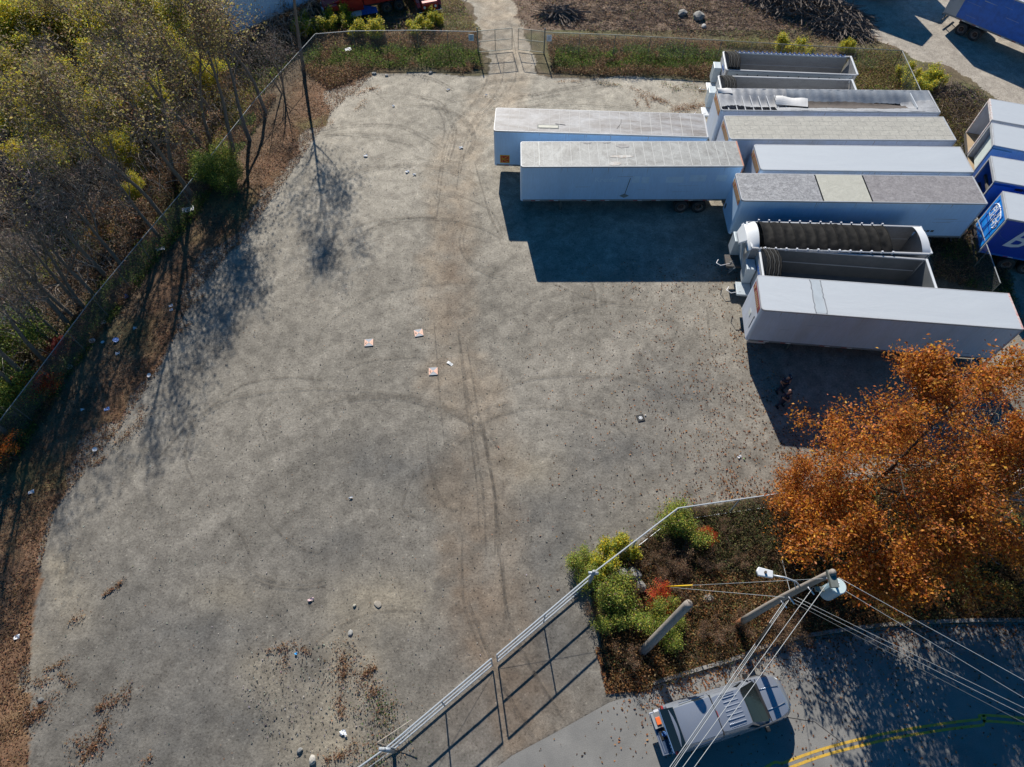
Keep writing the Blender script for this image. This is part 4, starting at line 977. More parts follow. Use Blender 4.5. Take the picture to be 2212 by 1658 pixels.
# lower body by cross sections (x, half width, z bottom, z top, tumble)
def hull(name, secs, m, par=pk, smooth=True, n_top=5):
    """secs: (x, half width low, half width high, z0, z1, crown)"""
    mb = MB(); K = 0
    for (x, wl, wh, z0, z1, cr) in secs:
        row = [(x, -wl + 0.06, z0), (x, -wl, z0 + 0.12), (x, -wl - 0.0, (z0 + z1) / 2), (x, -wh, z1 - 0.07), (x, -wh + 0.06, z1)]
        for k in range(1, n_top): s = -1 + 2 * k / n_top; row.append((x, (wh - 0.06) * s, z1 + cr * (1 - s * s)))
        row += [(x, wh - 0.06, z1), (x, wh, z1 - 0.07), (x, wl, (z0 + z1) / 2), (x, wl, z0 + 0.12), (x, wl - 0.06, z0)]
        K = len(row); mb.v += row
    for i_ in range(len(secs) - 1):
        for k in range(K): mb.f.append((i_*K+k, (i_+1)*K+k, (i_+1)*K+(k+1) % K, i_*K+(k+1) % K))
    mb.f.append(tuple(range(K))); mb.f.append(tuple(range(len(secs)*K-1, (len(secs)-1)*K-1, -1)))
    o = mb.build(name, m, par, smooth=smooth)
    if smooth:
        e = o.modifiers.new("split", 'EDGE_SPLIT'); e.split_angle = R(38)
    return o
hw = PW / 2
hull("body", [(0.05, hw-0.03, hw-0.05, 0.45, 1.22, 0.0), (0.3, hw, hw-0.03, 0.42, 1.25, 0.0), (2.0, hw, hw-0.04, 0.42, 1.22, 0.0), (3.9, hw, hw-0.04, 0.42, 1.20, 0.02),
              (4.35, hw, hw-0.05, 0.42, 1.16, 0.05), (4.9, hw-0.02, hw-0.10, 0.42, 1.10, 0.06), (5.3, hw-0.10, hw-0.22, 0.45, 1.02, 0.05), (PL - 0.12, hw-0.24, hw-0.42, 0.48, 0.92, 0.03), (PL, hw-0.42, hw-0.55, 0.52, 0.80, 0.0)], mCar)
hull("cab", [(2.02, hw-0.08, hw-0.28, 1.15, 1.80, 0.03), (2.25, hw-0.07, hw-0.24, 1.15, 1.86, 0.04), (3.1, hw-0.07, hw-0.24, 1.15, 1.87, 0.04), (3.30, hw-0.08, hw-0.26, 1.14, 1.83, 0.03), (3.42, hw-0.09, hw-0.28, 1.13, 1.77, 0.03), (4.25, hw-0.10, hw-0.12, 1.10, 1.20, 0.04)], mCar)
hull("bed_cap", [(0.12, hw-0.08, hw-0.22, 1.20, 1.62, 0.05), (0.5, hw-0.06, hw-0.22, 1.20, 1.80, 0.06), (1.0, hw-0.06, hw-0.22, 1.20, 1.84, 0.06), (1.97, hw-0.06, hw-0.22, 1.20, 1.83, 0.06)], mCar)
# glass
MB().quad((3.40, -hw+0.32, 1.835), (3.40, hw-0.32, 1.835), (4.27, hw-0.17, 1.275), (4.27, -hw+0.17, 1.275)).build("windscreen", mGlass, pk)
MB().prism([(4.26, -hw+0.22, 1.235), (4.26, hw-0.22, 1.235), (4.38, hw-0.28, 1.225), (4.38, -hw+0.28, 1.225)], (0, 0, 0.012)).build("wiper_cowl", mTrim, pk)
for s in (-1, 1):
    for x0, x1 in ((2.2, 2.75), (2.85, 3.34)):
        a0 = hw - 0.085; a1 = hw - 0.235; e = 0.012
        MB().quad((x0, s*(a0+e), 1.30), (x1 + (0.45 if x1 > 3 else 0), s*(a0+e), 1.30), (x1, s*(a1+e+0.03), 1.72), (x0+0.05, s*(a1+e+0.03), 1.72)).build("side_window", mGlass, pk)
    MB().quad((0.62, s*(hw-0.055), 1.32), (1.75, s*(hw-0.055), 1.32), (1.72, s*(hw-0.19), 1.70), (0.72, s*(hw-0.19), 1.70)).build("cap_window", mGlass, pk)
    MB().tube([(0.6, s*(hw-0.15), 1.79), (1.8, s*(hw-0.15), 1.80)], 0.018, 6).build("cap_rail", mChrome, pk)
    mr_ = MB().box(3.95, 4.12, *(sorted((s*(hw-0.02), s*(hw+0.20)))), 1.18, 1.40).build("wing_mirror", mTrim, pk, bevel=0.03)
    MB().prism([(2.6, s*(hw+0.004), 0.98), (2.75, s*(hw+0.004), 0.98), (2.75, s*(hw+0.004), 1.02), (2.6, s*(hw+0.004), 1.02)], (0, s*0.02, 0)).build("door_handle", mTrim, pk)
MB().quad((0.112, -hw+0.22, 1.30), (0.112, hw-0.22, 1.30), (0.30, hw-0.30, 1.70), (0.30, -hw+0.30, 1.70)).build("cap_rear_glass_frame", mTrim, pk)
# lifted rear hatch of the cap: dark glass panel seen from above
MB().prism([(-0.18, -hw+0.16, 1.30), (-0.18, hw-0.16, 1.30), (0.30, hw-0.22, 1.78), (0.30, -hw+0.22, 1.78)], (0.01, 0, 0.02)).build("cap_hatch_glass", mGlass, pk)
MB().tube([(-0.19, -hw+0.14, 1.31), (-0.19, hw-0.14, 1.31)], 0.025, 6).build("hatch_bar", M("hatch_bar", (0.16, 0.28, 0.50), 0.3, 0.4), pk)
# roof ribs
for k, y in enumerate(np.linspace(-0.50, 0.50, 7)):
    MB().box(2.34 + 0.02*k, 3.12, y - 0.022, y + 0.022, 1.885, 1.925).build("roof_rib", mCar, pk, bevel=0.012)
for s in (-1, 1): MB().tube([(2.35, s*0.64, 1.93), (3.05, s*0.64, 1.93)], 0.016, 6).build("roof_rail", mChrome, pk)
MB().box(2.035, 2.055, -0.14, 0.14, 1.835, 1.865).build("brake_light", mRed, pk)
for s in (-1, 1):
    MB().prism([(5.30, s*(hw-0.20), 0.86), (5.50, s*(hw-0.36), 0.84), (5.44, s*(hw-0.52), 0.95), (5.22, s*(hw-0.40), 1.0)], (0.03, 0, 0.01)).build("headlight", M("headlight_lens", (0.6, 0.65, 0.7), 0.1), pk)
    MB().tube([(4.42, s*0.42, 1.215), (4.9, s*0.40, 1.16), (5.35, s*0.34, 1.07)], 0.018, 6).build("bonnet_crease", mCar, pk, smooth=True)
    MB().box(-0.02, 0.06, *(sorted((s*(hw-0.03), s*(hw-0.16)))), 0.8, 1.15).build("tail_light", mRed, pk)
    for x in (1.05, 4.55):
        w_ = link("wheel", TY, pk); w_.scale = (0.76, 0.45, 0.76); w_.location = (x, s*(hw+0.01), 0.38); w_.rotation_euler = (0, 0, 0 if s < 0 else pi); link("rim", RI, w_); link("hub", HB, w_)
MB().box(PL-0.10, PL+0.03, -hw+0.45, hw-0.45, 0.5, 0.72).build("front_bumper", mChrome, pk, bevel=0.03)
MB().box(-0.12, 0.04, -hw+0.08, hw-0.08, 0.50, 0.64).build("rear_bumper", mChrome, pk, bevel=0.03)
# tailgate folded down, its liner ribbed
mLiner = M("bed_liner_blue", (0.055, 0.085, 0.15), 0.35, 0.1)
tg = MB().box(-0.56, 0.02, -hw+0.14, hw-0.14, 0.72, 0.78).build("tailgate", mCar, pk, bevel=0.015)
MB().box(-0.50, -0.02, -hw+0.20, hw-0.20, 0.781, 0.79).build("liner_panel", mLiner, tg)
for k in range(3): MB().box(-0.45 + 0.15*k, -0.42 + 0.15*k, -hw+0.24, -0.1, 0.791, 0.803).build("liner_rib", mCar, tg)
mGap = M("panel_gap", (0.01, 0.01, 0.012), 0.8)
MB().box(1.98, 2.02, -hw+0.2, hw-0.2, 1.70, 1.845).build("cab_gap", mGap, pk)
MB().box(4.40, 4.415, -hw+0.12, hw-0.12, 1.18, 1.222).build("bonnet_gap", mGap, pk)
for s in (-1, 1): MB().box(2.80, 2.812, *(sorted((s*(hw-0.03), s*(hw+0.004)))), 0.5, 1.18).build("door_gap", mGap, pk)
# gear on the tailgate: things of their own
def local(px, py, pz): v = Matrix.Rotation(pang, 3, 'Z') @ Vector((px, py, pz)); return (pr.x + v.x, pr.y + v.y, pz)
cs = thing("tool_case", "open grey case with an orange insert standing on the pickup tailgate", "case", local(-0.33, 0.48, 0.795), pang)
MB().box(-0.20, 0.20, -0.30, 0.30, 0, 0.10).build("case_tray", M("case_grey", (0.20, 0.21, 0.22), 0.6), cs, bevel=0.01)
MB().box(-0.06, 0.14, -0.18, 0.12, 0.10, 0.15).build("orange_insert", M("orange_foam", (0.85, 0.16, 0.03), 0.6), cs, bevel=0.01)
MB().box(-0.20, -0.10, -0.30, 0.30, 0.10, 0.14).build("case_lid", M("case_lid", (0.32, 0.34, 0.36), 0.5), cs)
MB().box(-0.02, 0.20, 0.32, 0.42, 0, 0.08).build("case_latch", mWhR, cs)
bm_ = thing("survey_board", "flat black target panel with a blue ring lying on the pickup tailgate", "target", local(-0.22, -0.08, 0.795), pang)
MB().box(-0.19, 0.19, -0.21, 0.21, 0, 0.02).build("board", mTrim, bm_)
def ringmesh(r0, r1, z, n=24):
    mb = MB()
    for k in range(n):
        a, b = 2*pi*k/n, 2*pi*(k+1)/n
        mb.quad((r0*cos(a), r0*sin(a), z), (r1*cos(a), r1*sin(a), z), (r1*cos(b), r1*sin(b), z), (r0*cos(b), r0*sin(b), z))
    return mb
mRingB = M("ring_blue", (0.10, 0.25, 0.60), 0.4); ringmesh(0.07, 0.10, 0.024).build("ring", mRingB, bm_); ringmesh(0.0, 0.045, 0.024).build("dot", mRingB, bm_)
sn_ = thing("bottle_row", "small pale bottles in a row on the pickup tailgate", "bottle", local(-0.15, -0.62, 0.795), pang)
for k in range(3): MB().tube([(0.0, 0.13 - 0.13*k, 0.03), (0.12, 0.11 - 0.13*k, 0.03)], 0.03, 8).build("bottle", mWhR, sn_, smooth=True)

# ------------------------------------------------------------------ survey targets
mOrg = M("target_orange", (0.86, 0.50, 0.36), 0.6); mGry = M("target_grey", (0.36, 0.385, 0.42), 0.6); mNum = M("target_number", (0.16, 0.10, 0.08), 0.7)
def target(u, v, num, ang, label):
    t = thing("survey_target", label, "survey target", (*G(u, v), 0.01), ang, "orange and grey survey targets on the gravel")
    t.scale = (0.74, 0.74, 1); w, h = 0.36, 0.36; z = 0.03
    MB().box(-w-0.005, w+0.005, -h-0.005, h+0.005, 0.0, z-0.004).build("board", mGry, t)
    MB().prism([(-w, -h, z-0.003), (0, 0, z-0.003), (-w, h, z-0.003)], (0, 0, 0.006)).build("orange_triangle", mOrg, t); MB().prism([(w, -h, z-0.003), (w, h, z-0.003), (0, 0, z-0.003)], (0, 0, 0.006)).build("orange_triangle", mOrg, t)
    o = link("number", text_mesh(num, 0.30, mNum, 0, 0.006, 0.001), t); o.location = (-0.24, -0.02, z+0.006); o.rotation_euler = (0, 0, pi)
    MB().box(0.24, 0.26, -0.10, 0.10, z+0.0035, z+0.005).build("print_line", mTan, t)
target(797, 741, "7", R(6), "orange and grey target numbered 7, leftmost of the three on the gravel")
target(904.5, 720, "6", R(13), "orange and grey target numbered 6, furthest of the three on the gravel")
target(936, 803, "5", R(5), "orange and grey target numbered 5, beside the scrap of white paper")
bt = thing("black_target", "black square target with white ring lying on the gravel", "survey target", (*G(1383.5, 903.5), 0.012), R(14)); bt.scale = (0.84, 0.84, 1)
MB().box(-0.26, 0.26, -0.26, 0.26, 0, 0.02).build("board", mTrim, bt, bevel=0.004); 
mWt = M("target_white", (0.82, 0.84, 0.85), 0.5); ringmesh(0.085, 0.125, 0.024).build("ring", mWt, bt); ringmesh(0, 0.055, 0.024, 16).build("dot", mWt, bt)
mPaper = M("white_paper", (0.75, 0.75, 0.73), 0.7)
pa = thing("paper_scrap", "scrap of white paper on the gravel beside target 5", "paper", (*G(972, 786), 0.015), R(-35))
MB().grid(lambda a, b: (-0.2 + 0.4*a, -0.09 + 0.18*b, 0.02*sin(a*5) + 0.01), 6, 2).build("sheet", mPaper, pa)

# ------------------------------------------------------------------ people
def person(label, u, v, face, cap, pose, seed, bald=False):
    x, y = G(u, v); t = thing("person", label, "person", (x, y, 0), face)
    mSkin = M("skin", (0.42, 0.22, 0.16), 0.55); mNavy = M("navy_uniform", (0.012, 0.018, 0.045), 0.8, 0, (0.02, 0.03, 0.07), 0.5, 8); mBoot = M("black_boot", (0.012, 0.012, 0.013), 0.4)
    # local: faces -y
    J = {'pel': (0, 0, 0.98), 'sp': (0, 0.01, 1.15), 'ch': (0, 0.0, 1.36), 'nk': (0, 0.0, 1.50), 'hd': (0, -0.02, 1.62)}
    B = [('pel','sp'),('sp','ch'),('ch','nk')]; rad = {'pel': (0.165,0.12), 'sp': (0.16,0.115), 'ch': (0.185,0.125), 'nk': (0.06,0.06), 'hd': (0.05,0.05)}
    for s, n in ((-1, 'l'), (1, 'r')):
        J['hip'+n] = (0.10*s, 0, 0.90); J['kn'+n] = (0.15*s, -0.03, 0.50); J['an'+n] = (0.19*s, 0.02, 0.09); J['sh'+n] = (0.20*s, 0.0, 1.42)
        if pose == 'arms' : J['el'+n] = (0.27*s, -0.06, 1.14); J['wr'+n] = (0.08*s, -0.26, 1.10 + 0.04*s)
        else: J['el'+n] = (0.33*s, 0.04, 1.16); J['wr'+n] = (0.22*s, -0.10, 0.99)
        B += [('pel','hip'+n),('hip'+n,'kn'+n),('kn'+n,'an'+n),('ch','sh'+n),('sh'+n,'el'+n),('el'+n,'wr'+n)]
        rad.update({'hip'+n: (0.10,0.10), 'kn'+n: (0.065,0.065), 'an'+n: (0.05,0.05), 'sh'+n: (0.072,0.072), 'el'+n: (0.045,0.045), 'wr'+n: (0.03,0.03)})
    def skin(name, joints, bones, grow, m, extra=None):
        me = bpy.data.meshes.new(name); idx = {j: i for i, j in enumerate(joints)}
        me.from_pydata([J[j] for j in joints], [(idx[a], idx[b]) for a, b in bones], [])
        o = link(name, me, t); o.modifiers.new("skin", 'SKIN'); sv = me.skin_vertices[0].data
        for i, j in enumerate(joints): r_ = rad[j]; sv[i].radius = (r_[0] + grow, r_[1] + grow)
        sv[0].use_root = True
        sub = o.modifiers.new("sub", 'SUBSURF'); sub.levels = 1; sub.render_levels = 1; me.materials.append(m)
        me.polygons.foreach_set("use_smooth", [True]*len(me.polygons)); o.modifiers["skin"].use_smooth_shade = True; return o
    B2 = B + [('nk','hd')]
    skin("body", ['pel'] + [j for j in J if j != 'pel'], B2, 0.0, mSkin)
    tr = ['pel','hipl','knl','anl','hipr','knr','anr']; skin("trousers", tr, [('pel','hipl'),('hipl','knl'),('knl','anl'),('pel','hipr'),('hipr','knr'),('knr','anr')], 0.018, mNavy)
    J['sll'] = tuple(Vector(J['shl']).lerp(Vector(J['ell']), 0.75)); J['slr'] = tuple(Vector(J['shr']).lerp(Vector(J['elr']), 0.75)); rad['sll'] = rad['slr'] = (0.058, 0.058)
    skin("shirt", ['ch','sp','pel','shl','sll','shr','slr'], [('ch','sp'),('sp','pel'),('ch','shl'),('shl','sll'),('ch','shr'),('shr','slr')], 0.02, mNavy)
    # head with face
    bm = bmesh.new(); bmesh.ops.create_icosphere(bm, subdivisions=3, radius=1)
    for q in bm.verts:
        c_ = q.co; front = max(0, -c_.y)
        q.co = Vector((c_.x*0.078*(1 - 0.18*max(0, -c_.z)), c_.y*0.098 - 0.012*front*(abs(c_.x) < 0.25)*(abs(c_.z+0.1) < 0.25), c_.z*0.12)) + Vector((0, -0.02, 1.68))
    me = bpy.data.meshes.new("head"); bm.to_mesh(me); bm.free(); me.materials.append(mSkin); me.polygons.foreach_set("use_smooth", [True]*len(me.polygons)); h = link("head", me, t)
    for s in (-1, 1):
        MB().tube([(0.032*s, -0.108, 1.69), (0.032*s, -0.114, 1.69)], 0.011, 8).build("eye", mTrim, h)
        MB().tube([(0.078*s, 0.0, 1.65), (0.086*s, 0.01, 1.70)], 0.016, 6).build("ear", mSkin, h)
    MB().box(-0.025, 0.025, -0.113, -0.106, 1.625, 1.633).build("mouth", M("lips", (0.30, 0.10, 0.08), 0.6), h)
    MB().prism([(-0.012, -0.112, 1.655), (0.012, -0.112, 1.655), (0, -0.115, 1.69)], (0, -0.022, -0.004)).build("nose", mSkin, h)
    if cap:
        mb = MB().grid(lambda a, b: (0.092*cos(2*pi*a)*cos(pi/2*b), -0.02 + 0.112*sin(2*pi*a)*cos(pi/2*b), 1.73 + 0.085*sin(pi/2*b)), 16, 5); cp_ = mb.build("cap", mNavy, t, smooth=True)
        MB().prism([(-0.07, -0.11, 1.735), (0.07, -0.11, 1.735), (0.05, -0.20, 1.725), (-0.05, -0.20, 1.725)], (0, 0, 0.01)).build("peak", mNavy, cp_); MB().box(-0.02, 0.02, -0.137, -0.125, 1.755, 1.79).build("badge", mWhR, cp_)
    elif not bald: pass
    else:
        MB().grid(lambda a, b: (0.081*cos(pi*a), -0.02 + 0.101*sin(pi*a), 1.62 + 0.09*b), 14, 2).build("hair", M("cropped_hair", (0.12, 0.08, 0.06), 0.9), t, smooth=True)
    # hands: palm, four fingers and a thumb
    for s, n in ((-1, 'l'), (1, 'r')):
        wr = Vector(J['wr'+n]); d = (wr - Vector(J['el'+n])).normalized(); sd = d.cross(Vector((0, 0, 1))).normalized()
        hb = MB().tube([wr, wr + d*0.045, wr + d*0.09], [0.026, 0.038, 0.034], 8).build("hand", mSkin, t, smooth=True)
        for k in range(4):
            b0 = wr + d*0.085 + sd*(0.024 - 0.016*k); ln = (0.055, 0.065, 0.06, 0.045)[k]; dn = Vector((0, 0, -1))
            MB().tube([b0, b0 + d*ln*0.5 + dn*0.006, b0 + d*ln*0.8 + dn*0.03], [0.009, 0.008, 0.006], 5).build("finger", mSkin, hb, smooth=True)
        b0 = wr + d*0.03 + sd*0.03; MB().tube([b0, b0 + sd*0.03 + d*0.02, b0 + sd*0.035 + d*0.05], [0.011, 0.010, 0.007], 5).build("thumb", mSkin, hb, smooth=True)
    for s in (-1, 1):
        MB().prism([(0.19*s - 0.045, 0.09, 0.0), (0.19*s + 0.045, 0.09, 0.0), (0.20*s + 0.05, -0.16, 0.0), (0.20*s, -0.20, 0.0), (0.20*s - 0.05, -0.16, 0.0)], (0, 0, 0.10)).build("boot", mBoot, t, bevel=0.02)
    MB().box(0.05, 0.10, -0.155, -0.150, 1.36, 1.40).build("chest_badge", mWhR, t); MB().box(-0.12, -0.05, -0.157, -0.152, 1.36, 1.39).build("name_bar", M("patch_blue", (0.10, 0.2, 0.7), 0.5), t)
    mb = MB()
    for k in range(14):
        a, b = 2*pi*k/14, 2*pi*(k+1)/14; mb.quad((0.195*cos(a), 0.15*sin(a), 0.96), (0.195*cos(b), 0.15*sin(b), 0.96), (0.195*cos(b), 0.15*sin(b), 1.02), (0.195*cos(a), 0.15*sin(a), 1.02))
    mb.build("duty_belt", mBoot, t); MB().box(0.19, 0.25, -0.05, 0.07, 0.82, 1.0).build("holster", mBoot, t, bevel=0.01)
    return t
person("person in dark uniform and peaked cap, hands at the belt, standing in the trailer's shade", 1683, 846, R(14), True, 'belt', 1)
person("bare-headed person in dark short-sleeved uniform with forearms crossed, nearer the orange tree", 1683, 877, R(22), False, 'arms', 2, True)

# ------------------------------------------------------------------ vegetation
mBark = M("grey_bark", (0.21, 0.175, 0.145), 0.9, 0, (0.10, 0.085, 0.075), 0.6, 3, (2, 2, 0.4), fine=0.3)
mBarkD = M("dark_bark", (0.060, 0.050, 0.044), 0.9, 0, (0.10, 0.09, 0.075), 0.6, 3, (2, 2, 0.4), fine=0.3)
mBarkW = M("bleached_bark", (0.48, 0.45, 0.43), 0.85, 0, (0.26, 0.24, 0.23), 0.6, 3, (2, 2, 0.4), fine=0.25)
mLeaf = leafmat("leaf", 0.55, 0.5)
mTwig = leafmat("dry_twig", 0.85, 0.0)

def quads_mesh(name, P, A, B, C, mat):
    """many rhombic leaves at once: centre P, half axes A, B, colour C"""
    n = len(P); bend = np.cross(A, B); bend /= (np.linalg.norm(bend, axis=1, keepdims=True) + 1e-9); sz = np.linalg.norm(A, axis=1, keepdims=True)
    V = np.stack([P - A, P + B + bend * sz * 0.22, P + A, P - B + bend * sz * 0.22], 1).reshape(-1, 3)
    me = bpy.data.meshes.new(name); me.vertices.add(4 * n); me.vertices.foreach_set("co", V.astype(np.float32).ravel())
    me.loops.add(4 * n); me.loops.foreach_set("vertex_index", np.arange(4 * n, dtype=np.int32))
    me.polygons.add(n); me.polygons.foreach_set("loop_start", np.arange(0, 4 * n, 4, dtype=np.int32))
    ca = me.color_attributes.new("Col", 'FLOAT_COLOR', 'CORNER')
    c4 = np.repeat(np.concatenate([C, np.ones((n, 1))], 1), 4, axis=0); ca.data.foreach_set("color", c4.astype(np.float32).ravel())
    me.update(calc_edges=True); me.materials.append(mat); return me
def pick(pal, n, r, var=0.25):
    pal = np.array(pal); c = pal[r.integers(0, len(pal), n)]; return np.clip(c * (1 + var * r.normal(size=(n, 1))) * (1 + 0.08 * r.normal(size=(n, 3))), 0.004, 0.95)
def rand_axes(n, r, size, flat=0.5, asp=0.55):
    s = size * r.uniform(0.6, 1.35, (n, 1)); a = r.normal(size=(n, 3)); a[:, 2] *= flat; a /= np.linalg.norm(a, axis=1, keepdims=True)
    b = r.normal(size=(n, 3)); b[:, 2] *= flat; b -= a * (a * b).sum(1, keepdims=True); b /= np.linalg.norm(b, axis=1, keepdims=True) + 1e-9
    return a * s, b * s * asp

def grow_tree(seed, h, cfg):
    """limbs as tapered tubes; returns trunk MB, branch MB and the twig tips"""
    r = random.Random(seed); tr, br, tips = MB(), MB(), []
    def rec(p, d, ln, rad, lvl, mb):
        n = cfg['seg'][lvl]; pts = [p]; rr = [rad]; dirs = [d]
        for k in range(n):
            j = cfg['wob'][lvl]; d = (d + Vector((r.gauss(0, j), r.gauss(0, j), r.gauss(0, j * 0.6) + cfg['up'][lvl]))).normalized()
            p = p + d * (ln / n); pts.append(p); rr.append(rad * (1 - (k + 1) / n * cfg.get('taper', 0.8))); dirs.append(d)
        mb.tube(pts, rr, cfg['sides'][lvl], cap=False)
        if lvl + 1 >= len(cfg['kids']) + 1 or lvl >= cfg['max']:
            tips.append((pts[-1], d)); tips.append((pts[len(pts) // 2], d)); return
        for k in range(cfg['kids'][lvl]):
            t = cfg['start'][lvl] + (1 - cfg['start'][lvl]) * (k + r.random()) / cfg['kids'][lvl]
            x = t * n; i = min(n - 1, int(x)); q = pts[i].lerp(pts[i + 1], x - i); dd = dirs[i]
            a = r.uniform(0, 2 * pi); ax = dd.cross(Vector((cos(a), sin(a), 0.3))).normalized()
            nd = (dd * cos(cfg['ang'][lvl]) + ax * sin(cfg['ang'][lvl])).normalized()
            rec(q, nd, ln * cfg['len'][lvl] * (1.15 - 0.55 * t) * r.uniform(0.7, 1.2), rr[i] * cfg['thin'][lvl], lvl + 1, br)
    for s in range(cfg.get('stems', 1)):
        a = r.uniform(0, 2 * pi); lean = cfg.get('lean', 0.1)
        rec(Vector((0.12 * s * cos(a), 0.12 * s * sin(a), -0.1)), Vector((lean * cos(a), lean * sin(a), 1)).normalized(), h * r.uniform(0.85, 1.0), cfg['r'] * r.uniform(0.8, 1), 0, tr)
    return tr, br, tips
BARE = dict(taper=0.86, seg=[9, 5, 3, 2], wob=[0.085, 0.17, 0.22, 0.25], up=[0.03, 0.07, 0.04, 0.02], kids=[11, 6, 5], start=[0.30, 0.2, 0.15], ang=[0.65, 0.7, 0.75], len=[0.42, 0.5, 0.5],
            thin=[0.5, 0.55, 0.6], sides=[7, 4, 3, 3], max=3, r=0.15, lean=0.08)
TALL = dict(BARE, kids=[16, 7, 6], start=[0.50, 0.2, 0.1], r=0.19)
MULTI = dict(BARE, stems=3, kids=[8, 6, 4], start=[0.25, 0.2, 0.15], r=0.095, lean=0.22)
SCRUB = dict(BARE, stems=5, kids=[7, 5, 3], start=[0.1, 0.15, 0.15], r=0.035, lean=0.6, wob=[0.13, 0.2, 0.25, 0.2], ang=[0.8, 0.8, 0.8])
OAK = dict(seg=[7, 7, 4, 3], wob=[0.06, 0.12, 0.18, 0.2], up=[0.02, 0.03, 0.02, 0.0], kids=[15, 8, 6], start=[0.18, 0.2, 0.15], ang=[1.1, 0.85, 0.8], len=[0.52, 0.5, 0.45],
           thin=[0.45, 0.5, 0.6], sides=[8, 5, 3, 3], max=3, r=0.19, lean=0.05)
YEL_P = [(0.72, 0.60, 0.04), (0.64, 0.55, 0.05), (0.52, 0.48, 0.07), (0.70, 0.50, 0.03)]
OR_P = [(0.62, 0.26, 0.035), (0.55, 0.20, 0.027), (0.42, 0.13, 0.02), (0.74, 0.36, 0.05), (0.36, 0.17, 0.05), (0.30, 0.085, 0.02), (0.62, 0.23, 0.07), (0.20, 0.07, 0.025), (0.50, 0.16, 0.03)]
GR_P = [(0.08, 0.145, 0.035), (0.12, 0.19, 0.04), (0.17, 0.22, 0.05), (0.06, 0.10, 0.03)]
LG_P = [(0.33, 0.39, 0.08), (0.24, 0.32, 0.07), (0.46, 0.46, 0.08), (0.16, 0.26, 0.05)]
BR_P = [(0.26, 0.165, 0.10), (0.18, 0.12, 0.08), (0.36, 0.25, 0.15), (0.11, 0.08, 0.06), (0.32, 0.21, 0.13), (0.30, 0.15, 0.08)]
RED_P = [(0.55, 0.05, 0.02), (0.60, 0.10, 0.02), (0.40, 0.03, 0.02), (0.55, 0.18, 0.03)]
def tree_protos(name, seeds, h, cfg, pal=None, per_tip=0, size=0.1, spread=0.25, bark=mBark, tipfilter=None, flat=0.6, twigs=0):
    out = []
    for s in seeds:
        tr, br, tips = grow_tree(s, h, cfg); r = np.random.default_rng(s)
        d = {'trunk': tr.mesh("trunk", bark, True), 'branches': br.mesh("branches", bark)}
        if pal and per_tip:
            T = np.array([t[0] for t in tips]);
            if tipfilter: T = T[tipfilter(T, r)]
            k = np.repeat(np.arange(len(T)), per_tip); P = T[k] + r.normal(size=(len(k), 3)) * spread
            P = P[P[:, 2] > 0.15]; A, B = rand_axes(len(P), r, size, flat)
            clump = vnoise(P[:, 0] + s, P[:, 1] + P[:, 2] * 0.7, 1.3, 2)
            C = pick(pal, len(P), r)
            d['leaves'] = quads_mesh("leaves", P, A, B, C, mLeaf)
        if twigs:
            r = np.random.default_rng(s + 500); T = np.array([t[0] for t in tips]); D = np.array([t[1] for t in tips]); k = np.repeat(np.arange(len(T)), twigs)
            P = T[k] + r.normal(size=(len(k), 3)) * 0.12; A = D[k] + r.normal(size=(len(k), 3)) * 0.55; A /= np.linalg.norm(A, axis=1, keepdims=True); A *= r.uniform(0.10, 0.26, (len(k), 1)) * (h / 9)
            B = np.cross(A, r.normal(size=A.shape)); B /= np.linalg.norm(B, axis=1, keepdims=True) + 1e-9
            d['twigs'] = quads_mesh("twigs", P + A * 0.8, A, B * 0.011, pick([(0.38, 0.31, 0.25), (0.27, 0.21, 0.17), (0.44, 0.37, 0.31), (0.19, 0.145, 0.11)], len(k), r), mTwig)
        out.append(d)
    return out
def plant(proto, name, label, cat, x, y, s=1.0, rz=None, group=None, tilt=(0, 0), sz=None):
    t = thing(name, label, cat, (x, y, -0.02), 0, group)
    t.rotation_euler = (tilt[0], tilt[1], random.uniform(0, 6.28) if rz is None else rz); t.scale = (s, s, sz or s)
    for k, me in proto.items():
        o = link(k, me, t)
        if k == 'twigs': o['kind'] = 'stuff'
    return t

pBare = tree_protos("bare", (11, 12, 13, 14), 8.0, BARE, twigs=2)
CLUMP = lambda T, r: (vnoise(T[:, 0] + 3, T[:, 1] + 0.6 * T[:, 2], 1.0, 2) > 0.46) & (T[:, 2] > 6.3)
DRY_P = [(0.36, 0.30, 0.11), (0.44, 0.38, 0.11), (0.20, 0.15, 0.10), (0.24, 0.16, 0.10)]
pNear = tree_protos("near", (15, 16, 17, 18), 12.0, dict(BARE, start=[0.45, 0.15, 0.1], r=0.19), DRY_P, 4, 0.085, 0.38, tipfilter=CLUMP, twigs=1)
pPole = tree_protos('pole', (25, 26, 27), 12.5, dict(BARE, start=[0.55, 0.2, 0.1], kids=[8, 5, 4], r=0.17, wob=[0.05, 0.15, 0.2, 0.2]), DRY_P, 2, 0.08, 0.35, tipfilter=CLUMP, twigs=1)
pTall = tree_protos("tall", (21, 22), 13.0, TALL, DRY_P, 4, 0.085, 0.38, tipfilter=CLUMP, twigs=1)
pMulti = tree_protos("multi", (31, 32, 33), 6.0, MULTI, twigs=2)
pYel = tree_protos("yellow", (41, 42, 43), 7.0, BARE, YEL_P, 7, 0.085, 0.20, tipfilter=lambda T, r: (T[:, 2] > 3.4) & (vnoise(T[:, 0], T[:, 1], 1.8, 2) > 0.50))
pYelS = tree_protos("yellow_small", (45, 46), 4.5, MULTI, YEL_P + LG_P[:2], 6, 0.075, 0.22)
pScrub = tree_protos("scrub", (51, 52, 53), 2.4, SCRUB, BR_P, 2, 0.05, 0.15)
